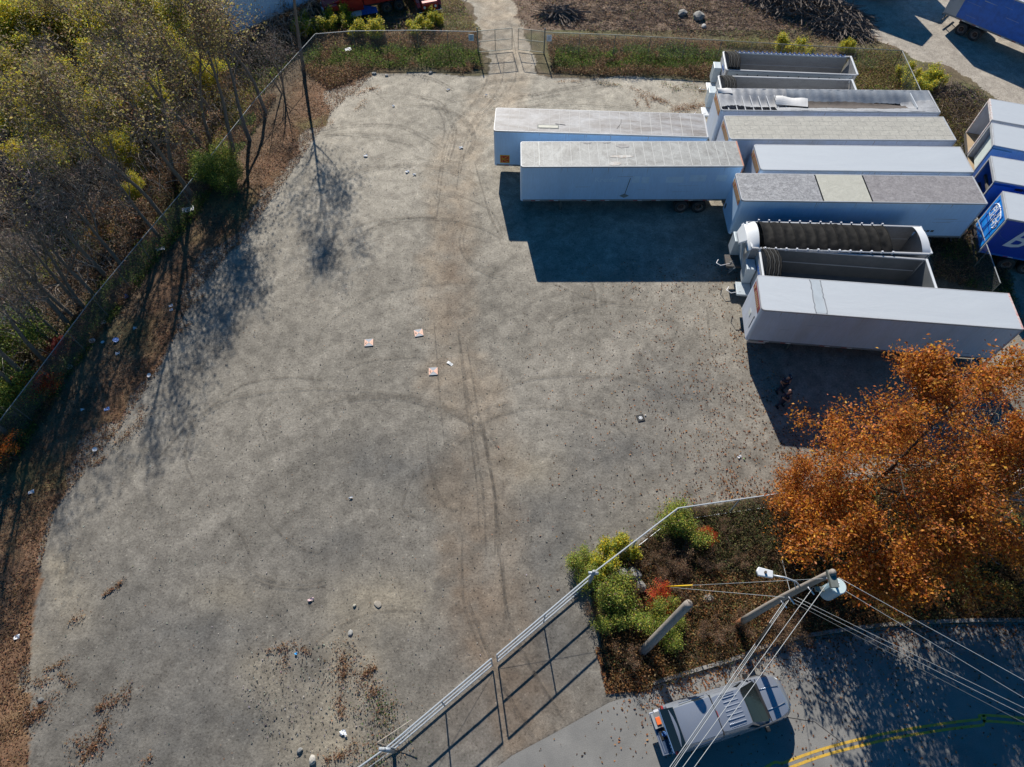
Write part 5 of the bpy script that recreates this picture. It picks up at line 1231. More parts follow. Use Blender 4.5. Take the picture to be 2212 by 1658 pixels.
pBush = tree_protos("bush", (61, 62, 63), 1.9, dict(SCRUB, r=0.022), LG_P + LG_P + YEL_P[2:3] + BR_P[:1], 9, 0.055, 0.26)
pDark = tree_protos("dark_bush", (65, 66), 2.6, dict(SCRUB, r=0.03), GR_P + LG_P, 9, 0.055, 0.24)
pYB = tree_protos("yellow_bush", (67, 68), 1.7, dict(SCRUB, r=0.02), YEL_P + LG_P, 5, 0.07, 0.15)
pOak = tree_protos("oak", (71, 72), 10.2, OAK, OR_P, 18, 0.075, 0.27, bark=mBarkD, flat=0.8)
pOakS = tree_protos("oak_small", (73, 74), 6.6, dict(OAK, r=0.12), OR_P, 10, 0.078, 0.24, bark=mBarkD, flat=0.8)

# orange trees between the bank and the nearest trailer
for k, (x, y, s, pr_, lb) in enumerate([
    (18.0, 12.6, 0.97, pOak[0], "largest orange-leaved oak, its crown over the corner of the nearest white trailer"),
    (22.0, 12.6, 0.78, pOak[1], "orange-leaved oak behind the bare grey limbs at the right edge"),
    (15.6, 9.6, 1.0, pOakS[0], "low orange oak on the bank left of the fallen limbs, nearest the lamp pole"),
    (19.4, 9.2, 0.95, pOakS[1], "orange-brown oak lowest on the bank above the kerb"),
    (25.2, 8.2, 0.6, pOakS[0], "small orange oak at the right edge beside the fallen dead tree"),
    (15.0, 12.0, 0.62, pOakS[1], "small leafy oak at the left tip of the orange group by the front fence")]):
    plant(pr_, "oak_tree", lb, "tree", x, y, s, rz=k * 1.3, group="orange oaks on the bank")
# bare tree standing among the oaks and the fallen bleached one
plant(pMulti[0], "bare_tree", "bare grey tree rising out of the orange crowns at the right", "tree", 23.4, 13.5, 1.35, rz=0.5)
plant(pMulti[2], "bare_tree", "bare pale-twigged tree between the nearest white trailer and the orange oaks", "tree", 22.0, 16.8, 1.0, rz=2.5)
ft = thing("fallen_tree", "bleached dead tree lying with its limbs spread at the right edge of the bank", "fallen tree", (*G(2090, 1092), 0))
o0 = Vector((*G(2090, 1092), 0))
def fl(u, v, z): return Vector((*G(u, v, z), z)) - o0
MB().tube([fl(2092, 1094, .35), fl(2122, 1080, .9), fl(2150, 1066, 1.2), fl(2178, 1045, 1.7), fl(2240, 985, 2.2)], [0.20, 0.25, 0.21, 0.17, 0.10], 8).build("trunk", mBarkW, ft, smooth=True)
for pts, r0 in (([(2105,1092,.5),(2145,1085,.9),(2185,1080,1.1),(2240,1082,1.3)], 0.10), ([(2108,1096,.5),(2140,1112,.8),(2160,1130,.8),(2180,1150,.5),(2205,1165,.4)], 0.09), ([(2152,1065,1.2),(2170,1035,1.9),(2190,1000,2.6),(2212,965,3.2)], 0.07),
                ([(2160,1128,.8),(2185,1105,1.2),(2200,1098,1.3)], 0.04), ([(2135,1072,1.0),(2110,1050,1.6),(2100,1030,2.0)], 0.05), ([(2092,1160,.4),(2112,1175,.5),(2130,1182,.5),(2145,1205,.4)], 0.05), ([(2125,1182,.5),(2150,1215,.3),(2170,1225,.2)], 0.03), ([(2180,1080,1.1),(2200,1060,1.7),(2215,1052,2)], 0.04)):
    MB().tube([fl(*p) for p in pts], [1.3 * r0 * (1 - 0.7 * k / (len(pts) - 1)) for k in range(len(pts))], 6).build("limb", mBarkW, ft, smooth=True)
lg = thing("log", "sawn brown log lying under the limbs of the fallen dead tree", "log", (*G(2150, 1176), 0.2))
MB().tube([(-0.75, -0.15, 0), (0.8, 0.15, 0.05)], 0.16, 12).build("bark", M("log_bark", (0.22, 0.17, 0.13), 0.9, 0, (0.10, 0.08, 0.06), 0.6, 4, fine=0.3), lg, smooth=True)
MB().tube([(-0.77, -0.154, 0), (-0.752, -0.15, 0)], 0.14, 12).build("cut_end", M("cut_wood", (0.42, 0.32, 0.20), 0.8), lg)

# trees whose shadows cross the lot (bases as they stand along the long fence)
NEAR = [(656,152,pTall[0],1.0,"tall bare tree at the corner of the two fences, its trunk dark against the grass"),
        (575,245,pTall[1],1.0,"tall thin bare tree just inside the long fence, second down from the corner"),
        (612,200,pMulti[0],0.9,"slim bare tree between the two tall ones by the fence corner"),
        (472,262,pBare[1],1.0,"bare grey tree outside the fence below the silver trailer door"),
        (447,333,pBare[2],1.05,"leaning bare tree at the fence by the rounded green bush"),
        (457,322,pBare[3],0.9,"twin-trunked bare tree right beside the leaning one"),
        (380,396,pBare[0],0.95,"bare tree with a forked stem above the long fence"),
        (345,514,pBare[1],0.95,"stout bare tree touching the middle of the long fence"),
        (295,405,pBare[2],1.0,"dark thick-stemmed bare tree two rows back from the fence"),
        (327,288,pMulti[1],1.3,"multi-stemmed bare tree in the bright grass clearing"),
        (295,187,pTall[1],0.85,"dark straight-trunked tree beside the pale green pine"),
        (232,521,pBare[3],0.9,"bare tree behind the orange bush by the long fence"),
        (175,659,pBare[0],1.0,"bare tree standing over the lower part of the long fence"),
        (160,686,pBare[1],0.95,"bare tree just below it, its limbs crossing the fence"),
        (120,740,pMulti[2],1.2,"bare tree beside the dark red shrubs at the fence"),
        (60,860,pBare[2],1.0,"bare tree next to the scarlet sumac"),
        (20,940,pTall[0],0.75,"bare tree at the left edge beside the orange fern-like shrub"),
        (-30,1010,pBare[3],0.9,"bare tree just past the left edge, lower one"),
        (150,980,pMulti[0],0.01,"") ]
NEAR += [(150,705,pPole[0],1.0,'tall thin bare tree over the dark red shrubs'),(105,790,pPole[1],1.0,'tall thin bare tree by the fence above the scarlet sumac'),(82,838,pPole[2],.95,'tall thin tree right behind the scarlet sumac'),(40,900,pPole[0],1.0,'tall thin tree between the scarlet sumac and the left edge'),(8,985,pPole[1],1.0,'tall thin tree beside the orange-red sumac'),(-20,1045,pPole[2],1.05,'tall thin tree just outside the left edge'),(232,600,pPole[2],.95,'tall thin tree near the shaded plates'),(185,668,pPole[1],.9,'tall thin tree over the lower part of the fence'),(540,305,pNear[0],.95,"bare tree inside the fence above the rounded green bush"),(505,330,pNear[1],1.0,"slender tree a step down the fence from it"),(418,425,pNear[2],.95,"tree straddling the long fence below the green bush"),
         (362,480,pNear[3],.95,"tree with dry leaves by the white rubbish at the fence"),(268,585,pNear[0],.9,"tree behind the orange-brown bush, close to the fence"),(205,640,pNear[2],.9,"tree over the shaded plates, lower fence"),(300,470,pNear[1],.9,"tree two steps outside the middle of the fence")]
_k = 0
for (u, v, p_, s, lb) in NEAR:
    if s < 0.1: continue
    if p_ in pBare and v < 420: p_ = pNear[pBare.index(p_)]
    if p_ in pNear and v > 560: p_ = pBare[pNear.index(p_)]; s *= 1.15
    x, y = G(u, v); plant(p_, "bare_tree", lb, "tree", x, y, s, group="bare trees along the wooded edge", tilt=(random.uniform(-.04, .04), random.uniform(-.05, .03)))
# the deeper wood
r0 = random.Random(99); placed = [(G(u, v)) for u, v, *_ in NEAR]; cnt = 0
WOODLAB = {0: "bare grey tree in the thicket", 1: "yellow-leaved tree in the thicket", 2: "many-stemmed bare tree in the thicket", 3: "tall brown-twigged tree in the thicket"}
fx = lambda y: -14.5 - (55 - y) * 0.33
def where(x, y):
    u, v = UV(x, y); a = "top" if v < 150 else "upper" if v < 380 else "middle" if v < 620 else "lower"
    b = "at the left edge" if u < 110 else "well back from the fence" if u < 300 else "toward the fence"
    return f"{a} part, {b}"
used_l = {}
tries = 0
while cnt < 28 and tries < 5000:
    tries += 1
    u = r0.uniform(-120, 560); v = r0.uniform(-60, 900); x, y = G(u, v)
    # left of the fence line
    fu = np.interp(v, [-60, 74, 214, 412, 524, 644, 797, 960], [700, 675, 545, 385, 290, 190, 75, -60])
    if u > fu - 14 or (v > 430 and r0.random() < 0.45): continue
    if any((x - a) ** 2 + (y - b) ** 2 < 5.0 for a, b in placed): continue
    if 370 < u and v < 120: continue
    if 400 < u < 640 and v < 200: continue
    if 300 < u < 480 and 130 < v < 260 and r0.random() < 0.75: continue
    placed.append((x, y)); cnt += 1
    yel = (u < 330 and v < 170) or (u < 160 and 180 < v < 420) or (380 < v < 460 and u < 160)
    k = 1 if (yel and r0.random() < 0.6) or r0.random() < 0.03 else r0.choice((0, 0, 0, 0, 2, 2, 2, 2))
    pr_ = {0: pBare, 1: pYel, 2: pMulti, 3: pTall}[k]; s = r0.uniform(0.6, 1.0) * (1.0 if k != 2 else 1.15) * (0.8 if k == 3 else 1) * (0.85 if v > 420 else 1)
    plant(pr_[r0.randrange(len(pr_))], ("bare_tree", "yellow_tree", "bare_tree", "tall_tree")[k], ("small " if s < 0.72 else "large " if s > 0.95 else "") + WOODLAB[k] + ", " + where(x, y), "tree", x, y, s, group=WOODLAB[k].replace("tree", "trees"), tilt=(r0.uniform(-.06, .06), r0.uniform(-.06, .06)))
# yellow clumps seen low in the thicket
for (u, v, s) in [(180,60,1.2),(80,100,1.2),(25,190,1.1),(95,330,1.0),(215,165,1.0),(235,235,.8),(330,215,.8),(125,245,1.1),(55,240,1.1),(375,50,1.1),(395,95,.8),(180,265,.8),(250,320,.7),(100,50,1.0),(15,110,1.0),(55,130,.9),(255,78,1.0),(310,40,1.0),(60,85,1.1),(130,70,1.0),(290,62,1.1),(330,95,.9),(345,45,1.0),(90,270,1.0),(45,275,.9),(140,185,.9),(165,300,.7),(405,125,.8),(430,150,.7),(270,385,.5),(20,75,1.0),(205,40,.9)]:
    x, y = G(u, v, 2.5); plant(pYelS[r0.randrange(2)], "yellow_tree", "low bright yellow tree in the thicket, " + where(x, y), "tree", x, y, s, group="low yellow trees in the thicket")
# green bushes, pines and others singled out
def bush(proto, u, v, s, label, name="bush", group=None, z=0.5, sz=None):
    x, y = G(u, v, z * s); return plant(proto, name, label, "bush", x, y, s, group=group, sz=sz)
bush(pDark[0], 467, 375, 0.95, "rounded dark green bush leaning over the long fence", z=1)
bush(pDark[1], 490, 388, 0.8, "smaller green bush against the rounded one at the fence", z=1)
bush(pDark[0], 300, 148, 1.1, "pale green young pine in the thicket clearing", "pine_tree", z=1)
bush(pDark[1], 225, 108, 1.3, "dull green pine behind the dark trunks, upper left", "pine_tree", z=1)
bush(pDark[0], 60, 40, 1.3, "dull green pine in the top left corner", "pine_tree", z=1)
bush(pDark[1], 25, 745, 1.2, "green bush at the left edge above the scarlet sumac", z=1)
bush(pDark[0], 20, 880, 1.0, "deep green bush at the left edge below the scarlet sumac", z=1)
bush(pBush[0], 465, 350, 0.9, "yellow-green tips above the rounded dark bush", z=1)
bush(pBush[0], 1345, 1300, 0.82, "bright green bush below the boulders", group="green bushes by the gate post")
bush(pBush[1], 1310, 1330, 0.6, "low green bush nearest the gate post shadow", group="green bushes by the gate post")
bush(pBush[2], 1415, 1330, 0.62, "green bush left of the short wooden post", group="green bushes by the gate post")
bush(pBush[1], 1450, 1365, 0.55, "yellow-green bush behind the foot of the short wooden post", group="green bushes by the gate post")
bush(pYB[0], 1335, 1188, 0.75, "yellow-green shrub growing through the front fence", z=1)
bush(pBush[2], 1272, 1222, 0.6, "small green shrub hanging over the gravel side of the gate post", z=1)
bush(pYB[1], 1300, 1210, 0.6, "yellowing shrub between the gate post and the fence shrub", z=1)
bush(pBush[0], 1475, 1140, 0.8, "pale green shrub just inside the angle of the front fence")
for k, (u, v, s) in enumerate([(765,60,.8),(800,68,.9),(700,52,.9),(735,35,.9),(905,58,.8),(930,40,.7),(1700,98,.9),(1830,105,.6),(1745,112,.5),(650,55,.9),(1985,185,.9),(2010,165,.8),(1960,160,.8)]):
    bush(pYB[k % 2], u, v, s, ["yellow shrub at the foot of the red truck", "yellow-green shrub over the back fence below the red truck", "yellow shrub left of the red truck", "yellow shrub behind the tall bare tree", "yellow shrub between the red trucks and the path",
        "yellow shrub at the rear wheel of the red truck", "bright lime-yellow sapling behind the furthest dump trailer", "yellow sapling beyond the fence at the brush pile", "small yellow shrub beside the lime sapling", "yellow shrub under the blue-sided trailer",
        "leafy green-yellow shrub outside the right-hand fence", "yellow-green shrub outside the back corner", "yellow-green shrub inside the back corner"][k], group="yellow shrubs along the back fence", z=.8)
# sumac
def sumac(u, v, s, pal, label, seed):
    r = np.random.default_rng(seed); x, y = G(u, v, 1.0); t = thing("sumac", label, "shrub", (x, y, 0), 0, "sumac shrubs"); st = MB(); P = []; 
    for k in range(7):
        a = r.uniform(0, 6.28); e = Vector((0.7*s*cos(a)*r.uniform(.3, 1), 0.7*s*sin(a)*r.uniform(.3, 1), 1.5*s*r.uniform(.7, 1.1))); st.tube([(0,0,-.05), e*0.5 + Vector((0,0,.1)), e], [0.03, 0.022, 0.012], 5)
        for j in range(9):
            b = r.uniform(0, 6.28); f = Vector((cos(b), sin(b), -0.25))
            for q in range(10): P.append((tuple(e + f * (0.07 * q * s + .05)), tuple(f)))
    C0 = np.array([p[0] for p in P]); F_ = np.array([p[1] for p in P]); n = len(C0); side = np.cross(F_, [0, 0, 1.0]); side /= np.linalg.norm(side, axis=1, keepdims=True)
    sg = np.where(np.arange(n) % 2, 1, -1)[:, None]; A = side * 0.07 * s; Bv = F_ * 0.025 * s
    me = quads_mesh("leaflets", C0 + side * sg * 0.07 * s, A, Bv, pick(pal, n, r), mLeaf); st.build("stems", mBarkD, t); link("leaflets", me, t)['kind'] = 'stuff'
for k, (u, v, s, p_, lb) in enumerate([(60,846,1.0,RED_P,"scarlet sumac at the left edge beside the fence"),(100,828,.9,RED_P,"scarlet sumac just right of its twin by the fence"),(125,745,.9,[(0.22,.03,.03),(.3,.04,.03)],"dark red sumac on the fence line"),
    (12,978,1.1,[(0.6,.2,.02),(.55,.12,.02),(.45,.2,.04)],"orange-red sumac in the lower thicket at the left edge"),(1428,1288,.7,RED_P,"small red sumac by the guy wire foot"),(1450,1310,.5,RED_P,"tiny red sumac left of the short post top"),
    (1525,1150,.5,RED_P,"thin red sumac sprig in the dark scrub of the bank"),(1540,1158,.4,RED_P,"red sprig right beside it in the bank scrub"),(225,505,.9,[(0.45,.25,.04),(.4,.2,.03)],"orange-brown bush by the middle of the long fence")]): sumac(u, v, s, p_, lb, 300 + k)

# ground cover: one object each, far too many blades to count
def sample(poly_uv, n, r):
    us = [p[0] for p in poly_uv]; vs = [p[1] for p in poly_uv]; pw = [G(u, v) for u, v in poly_uv]
    xs = [p[0] for p in pw]; ys = [p[1] for p in pw]; out = np.zeros((0, 2))
    while len(out) < n:
        q = np.stack([r.uniform(min(xs), max(xs), n), r.uniform(min(ys), max(ys), n)], 1); q = q[inpoly(q[:, 0], q[:, 1], pw)]; out = np.concatenate([out, q])
    return out[:n]
def cover(name, label, XY, r, pal_fn, h, size, per=1, flat=0.9, asp=0.45, jitter=0.12, cat=None):
    n = len(XY); P = np.repeat(XY, per, 0); hh = h(P) if callable(h) else np.full(len(P), h)
    P = P + r.normal(size=P.shape) * jitter; Z = np.abs(r.normal(size=len(P))) ** 1.0 * hh * 0.6
    P3 = np.concatenate([P, Z[:, None] + 0.04], 1); A, B = rand_axes(len(P3), r, size, flat, asp)
    me = quads_mesh(name, P3, A, B, pal_fn(P3, r), mLeaf); o = link(name, me); o['kind'] = 'stuff'; o['label'] = label; return o
rg = np.random.default_rng(5)
LEFTWOOD = [(-150,-80),(690,-80),(690,76),(553,220),(395,415),(300,530),(200,650),(85,800),(-60,960),(-150,900)]
q = sample(LEFTWOOD, 75000, rg)
def wood_pal(P, r):
    n = len(P); u, v = UV(P[:, 0], P[:, 1]); c = pick(BR_P, n, r, 0.3); z = vnoise(P[:, 0], P[:, 1], 4.0, 3)
    def patch(mask, pal): c[mask] = pick(pal, int(mask.sum()), r, 0.25)
    patch((z > 0.54) & (r.random(n) < 0.65), GR_P + LG_P[:2]); y = ((u - 420) ** 2 / 130 ** 2 + (v - 200) ** 2 / 120 ** 2 < 1) | ((u < 330) & (v < 130)) | ((v < 330) & (vnoise(P[:, 0] - 9, P[:, 1] + 2, 3.0, 2) > 0.58)) | (np.abs(u - 60) + np.abs(v - 560) < 90)
    patch(y & (r.random(n) < 0.6), [(0.44, 0.38, 0.07), (0.36, 0.33, 0.08), (0.42, 0.30, 0.10), (0.22, 0.25, 0.06)])
    patch((z < 0.40) & (r.random(n) < 0.5), [(0.05, 0.045, 0.04), (0.09, 0.075, 0.06)])
    return c
cover("undergrowth", "brown and yellowing undergrowth on the wooded slope", q, rg, wood_pal, lambda P: 0.25 + 1.5 * np.clip(vnoise(P[:, 0] + 9, P[:, 1], 3.0, 3) - 0.35, 0, 1), 0.075, 3, 0.8)
# green and tan growth each side of the fences
STRIPS = [([(690,78),(1030,72),(1042,150),(1000,160),(930,148),(870,150),(805,150),(770,170),(715,195),(650,150),(672,95)], 15000, 0.5),
          ([(1180,80),(1560,92),(1560,175),(1440,165),(1281,165),(1195,158)], 17000, 0.5), ([(1560,92),(1940,116),(1985,200),(2040,250),(1850,205),(1830,110),(1560,105)], 10000, 0.45),
          ([(553,220),(600,205),(560,270),(470,400),(420,480),(340,570),(270,660),(160,800),(90,920),(20,1020),(-40,1060),(-60,960),(85,800),(200,650),(300,530),(395,415)], 17000, 0.45),
          ([(2010,480),(2140,480),(2212,720),(2150,640),(2015,600)], 5000, 0.4), ([(1990,200),(2120,200),(2140,250),(2080,300),(2100,420),(2060,300)], 5000, 0.5),
          ([(1110,-20),(1790,-20),(1860,70),(1930,105),(1560,84),(1180,64),(1125,60)], 9000, 0.2), ([(600,-60),(1035,-60),(1000,10),(1035,66),(690,70)], 12000, 0.5)]
for k, (poly, n, h) in enumerate(STRIPS):
    q = sample(poly, n, rg)
    def pal_fn(P, r, k=k):
        m = len(P); u, v = UV(P[:, 0], P[:, 1]); z = vnoise(P[:, 0], P[:, 1], 1.8, 3)
        c = pick(BR_P + [(0.26, 0.22, 0.09)], m, r, 0.3); band = (v + 25 * (z - 0.5) > 108) & (v < 150) & (z > 0.33) if k in (0, 1) else z > 0.5
        g = band & (r.random(m) < (0.85 if k in (0, 1) else 0.8 if k == 3 else 0.55 if k != 6 else 0.12)); c[g] = pick(GR_P + LG_P[1:2], int(g.sum()), r, 0.3)
        if k == 6: g = ~g & (r.random(m) < .7); c[g] = pick([(0.16, 0.11, 0.08), (0.22, 0.15, 0.11), (0.28, 0.21, 0.16)], int(g.sum()), r, 0.3)
        if k in (2, 5, 7): g = (z < 0.55) & (r.random(m) < .5); c[g] = pick([(0.30, 0.27, 0.07), (0.32, 0.27, 0.12), (0.16, 0.18, 0.05)], int(g.sum()), r, 0.25)
        return c
    cover("grass", ["green weeds and dead grass along the back fence, left of the gate", "green weeds along the back fence, right of the gate", "yellowing grass behind the dump trailers", "weeds along the long fence", "dark grass by the right-hand fence", "grass at the back corner outside the fence", "trampled brown brush on the cleared ground", "weeds below the red truck"][k],
          q, rg, pal_fn, (lambda P, h=h: h * (0.35 + 2.2 * np.clip(vnoise(P[:, 0] + 3, P[:, 1], 1.7, 3) - 0.3, 0, 1))), 0.065, 3, 1.2, 0.35)
# bank scrub and leaf litter
BK = [(1670,1072),(1465,1106),(1290,1252),(1282,1290),(1300,1380),(1316,1485),(1400,1486),(1590,1424),(1800,1366),(2000,1346),(2230,1340),(2230,960),(1850,1045)]
q = sample(BK, 26000, rg)
def bank_pal(P, r):
    m = len(P); u, v = UV(P[:, 0], P[:, 1]); z = vnoise(P[:, 0], P[:, 1], 1.6, 3); c = pick([(0.20, 0.13, 0.07), (0.12, 0.09, 0.05), (0.26, 0.17, 0.08), (0.08, 0.065, 0.04)], m, r, 0.3)
    g = (z > 0.46) & (r.random(m) < 0.7); c[g] = pick([(0.12, 0.14, 0.05), (0.17, 0.18, 0.07), (0.08, 0.10, 0.04), (0.23, 0.22, 0.09)], int(g.sum()), r, 0.3)
    g = (u > 1880) & (z > 0.42) & (r.random(m) < 0.6); c[g] = pick([(0.34, 0.33, 0.09), (0.26, 0.27, 0.08), (0.40, 0.36, 0.14)], int(g.sum()), r, 0.3)
    g = (v > 1230 + 0.10 * (u - 1500)) & (r.random(m) < 0.55); c[g] = pick([(0.36, 0.19, 0.08), (0.28, 0.13, 0.05), (0.42, 0.25, 0.11)], int(g.sum()), r, 0.25); return c
cover("undergrowth", "dark scrub and fallen leaves on the bank above the kerb", q, rg, bank_pal, lambda P: 0.10 + 1.1 * np.clip(vnoise(P[:, 0], P[:, 1] + 5, 1.8, 3) - 0.35, 0, 1), 0.055, 4, 0.9)
# scrub shrubs on the bank and in the wood, twiggy
for (poly, n, lb, gp, sc_) in ((BK[:1] + BK[1:8] + [(1800, 1340), (1800, 1060)], 26, "brown twiggy scrub on the bank", "twiggy scrub on the bank", 0.42), (LEFTWOOD, 60, "brown twiggy shrub on the wooded slope", "twiggy shrubs on the wooded slope", 0.95)):
    for (x, y) in sample(poly, n, rg):
        u, v = UV(x, y)
        w_ = where(x, y) if u < 700 else ("near the fence angle" if u < 1560 and v < 1220 else "at the foot of the bank by the driveway" if u < 1420 and v > 1380 else "among the green bushes" if u < 1420 else "beside the short wooden post" if u < 1500 else "right of the short wooden post" if u < 1560 else "below the lamp pole" if v > 1230 else "above the lamp head")
        plant(pScrub[int(rg.integers(3))], "scrub_shrub", lb + ", " + w_, "shrub", float(x), float(y), sc_ * float(rg.uniform(0.7, 1.3)), group=gp)
# tangles of pale arching stems in the wood
def tangle(name, label, XY, r, size, cols, rad=0.012, hh=1.0):
    V = []; Fc = []; CC = []; pal = np.array(cols)
    for (x, y) in XY:
        a = r.uniform(0, 6.28); L = size * r.uniform(.5, 1.4); z0 = hh * r.uniform(0.0, 1.0); up = r.uniform(0.1, 0.8) * hh; tw = r.normal() * 0.8; c = pal[r.integers(len(pal))] * r.uniform(.6, 1.3); b = len(V)
        for k in range(6):
            t_ = k / 5; an = a + tw * t_; px = x + L * t_ * cos(an); py = y + L * t_ * sin(an); pz = max(0.02, z0 + up * sin(pi * t_)); w = rad * (1 - 0.6 * t_)
            nx_, ny_ = -sin(an) * w, cos(an) * w
            V += [(px - nx_, py - ny_, pz), (px + nx_, py + ny_, pz), (px, py, pz + w * 1.6)]
            if k: 
                o = b + 3 * k
                Fc += [(o-3, o-2, o+1, o), (o-2, o-1, o+2, o+1), (o-1, o-3, o, o+2)]; CC += [c] * 3
    me = bpy.data.meshes.new(name); me.from_pydata(V, [], Fc); me.materials.append(mTwig)
    ca = me.color_attributes.new("Col", 'FLOAT_COLOR', 'CORNER'); c4 = np.repeat(np.concatenate([np.array(CC), np.ones((len(CC), 1))], 1), 4, 0); ca.data.foreach_set("color", c4.astype(np.float32).ravel())
    o = link(name, me); o['kind'] = 'stuff'; o['label'] = label; return o
TWC = [(0.42, 0.35, 0.29), (0.31, 0.25, 0.20), (0.52, 0.45, 0.39), (0.21, 0.165, 0.13)]
tangle("bramble_stems", "tangle of grey brambles and vines on the wooded slope", sample(LEFTWOOD, 9500, rg), rg, 1.6, TWC, 0.016, 1.6)
tangle("brushwood", "scattered cut brushwood on the cleared ground", sample([(1140,-20),(1780,-20),(1880,95),(1560,80),(1190,62)], 2600, rg), rg, 0.9, [(0.24, 0.17, 0.13), (0.34, 0.26, 0.21), (0.12, 0.085, 0.065)], 0.02, 0.12)
tangle("dead_stems", "dead stems in the bank scrub", sample(BK, 900, rg), rg, 0.7, [(0.16, 0.12, 0.08), (0.09, 0.07, 0.05)], 0.008, 0.5)
tangle("dead_stems", "brush and dead stems at the tails of the right-hand trailers", sample([(1990,200),(2080,200),(2135,240),(2100,340),(2060,300)], 700, rg), rg, 1.4, [(0.20, 0.14, 0.10), (0.30, 0.23, 0.17), (0.10, 0.07, 0.05)], 0.015, 0.7)
# brush piles: heaps of sticks
def heap(name, label, u, v, rx, ry, hgt, n, seed, rot=0.0):
    r = random.Random(seed); x, y = G(u, v); t = thing(name, label, "brush pile", (x, y, 0), rot, "heaps of cut brush"); mb = MB()
    for k in range(n):
        a = r.uniform(0, 6.28); q_ = math.sqrt(r.random()); px, py = rx*q_*cos(a), ry*q_*sin(a); pz = hgt * (1 - q_**1.6) * r.uniform(0.15, 1); b = r.uniform(0, 3.14); L = r.uniform(0.4, 1.6); dz = r.uniform(-.25, .25)
        p0 = Vector((px - L*cos(b), py - L*sin(b), max(.03, pz - dz))); p1 = Vector((px + L*cos(b), py + L*sin(b), max(.03, pz + dz))); mb.tube([p0, p0.lerp(p1, .5) + Vector((r.gauss(0, .08), r.gauss(0, .08), .06)), p1], [r.uniform(.02, .06)] * 2 + [0.015], 4, cap=False)
    mb.build("sticks", M("stick_bark", (0.19, 0.15, 0.125), 0.9, 0, (0.07, 0.055, 0.045), 0.8, 6), t).__setitem__('kind', 'stuff')
heap("brush_pile", "large heap of cut branches between the cleared ground and the sandy lot", 1740, 22, 6.0, 2.6, 1.9, 800, 1, -0.45)
heap("brush_pile", "lower end of the branch heap reaching toward the fence", 1810, 62, 2.8, 1.8, 1.2, 320, 2, -0.4)
heap("brush_pile", "dark heap of roots and branches near the path on the cleared ground", 1212, 33, 1.8, 1.0, 0.8, 140, 3)
heap("brush_pile", "brush heaped outside the back corner of the fence", 2065, 215, 2.6, 1.3, 0.9, 260, 4, -0.6)
heap("brush_pile", "brush dumped behind the back fence beside the red truck", 895, 52, 1.8, 0.9, 0.7, 120, 5)
# fallen leaves
def leaves(name, label, XY, r, pal, size=0.05, z=0.012):
    P = np.concatenate([XY, z + 0.03 * r.random((len(XY), 1))], 1); A, B = rand_axes(len(P), r, size, 0.25, 0.6); o = link(name, quads_mesh(name, P, A, B, pick(pal, len(P), r, 0.3), mLeaf)); o['kind'] = 'stuff'; o['label'] = label
ORL = [(0.40, 0.17, 0.06), (0.30, 0.12, 0.045), (0.22, 0.08, 0.03), (0.46, 0.24, 0.10), (0.12, 0.06, 0.035)]
q = sample([(1150,560),(1700,560),(1700,700),(1640,760),(1780,900),(1800,1045),(1670,1068),(1465,1096),(1290,1220),(1150,1330),(1050,1000)], 30000, rg)
u, v = UV(q[:, 0], q[:, 1]); d = np.clip((u - 1150) / 560, 0, 1) ** 1.6 * 0.36 + 0.012; d += 0.75 * np.clip(1 - np.abs(v - (1098 - (u - 1465) * 0.16)) / 60, 0, 1) * (u > 1420) + 0.10 * np.clip((v - 850) / 200, 0, 1) * np.clip((u - 1400) / 300, 0, 1)
d *= np.clip(0.25 + 2.6 * (vnoise(q[:, 0], q[:, 1], 1.3, 3) - 0.30), 0.1, 2.2)
leaves("fallen_leaves", "orange leaves blown over the gravel beside the oaks", q[rg.random(len(q)) < d], rg, ORL, 0.052)
q = sample([(1316,1518),(1412,1484),(1590,1432),(1800,1372),(2000,1352),(2230,1348),(2230,1660),(1100,1660)], 16000, rg)
cd = dline(q[:, 0], q[:, 1], [tuple(c) for c in CURB]); leaves("fallen_leaves", "orange leaves along the kerb and over the road", q[rg.random(len(q)) < 0.04 + 1.0 * np.exp(-np.maximum(cd - 0.05, 0) / (0.25 + 0.9 * vnoise(q[:, 0], q[:, 1], 1.5, 2)))], rg, ORL, 0.05, 0.02)
q = sample([(1285,1400),(1330,1400),(1480,1440),(1400,1492),(1310,1500)], 2500, rg); leaves("fallen_leaves", "tan leaves at the foot of the bank", q, rg, ORL, 0.05, 0.05)
LS = [tuple(p) for p in LOT_LEFT]
q = sample([(820,150),(780,100),(640,110),(560,230),(430,420),(300,600),(170,800),(60,960),(-60,1100),(-60,1700),(60,1700),(70,1300),(120,1100),(250,940),(345,800),(420,640),(560,470),(640,360),(720,240)], 62000, rg)
dl2 = dline(q[:, 0], q[:, 1], W(LOT_LEFT)); leaves("leaf_litter", "brown leaf litter in the strip between the long fence and the gravel", q[rg.random(len(q)) < np.clip(1.15 - dl2 / 4.5, 0.15, 1)], rg, [(0.30, 0.165, 0.09), (0.23, 0.12, 0.065), (0.36, 0.23, 0.13), (0.14, 0.08, 0.05)], 0.045, 0.03)
q = sample([(100,160),(1100,160),(1100,1000),(1270,1240),(820,1640),(60,1640),(90,1200),(350,800),(600,400)], 2600, rg); leaves("fallen_leaves", "stray leaves and crumbs over the open gravel", q, rg, ORL + [(0.05, 0.045, 0.04)] * 3 + [(0.6, 0.6, 0.58)], 0.028)
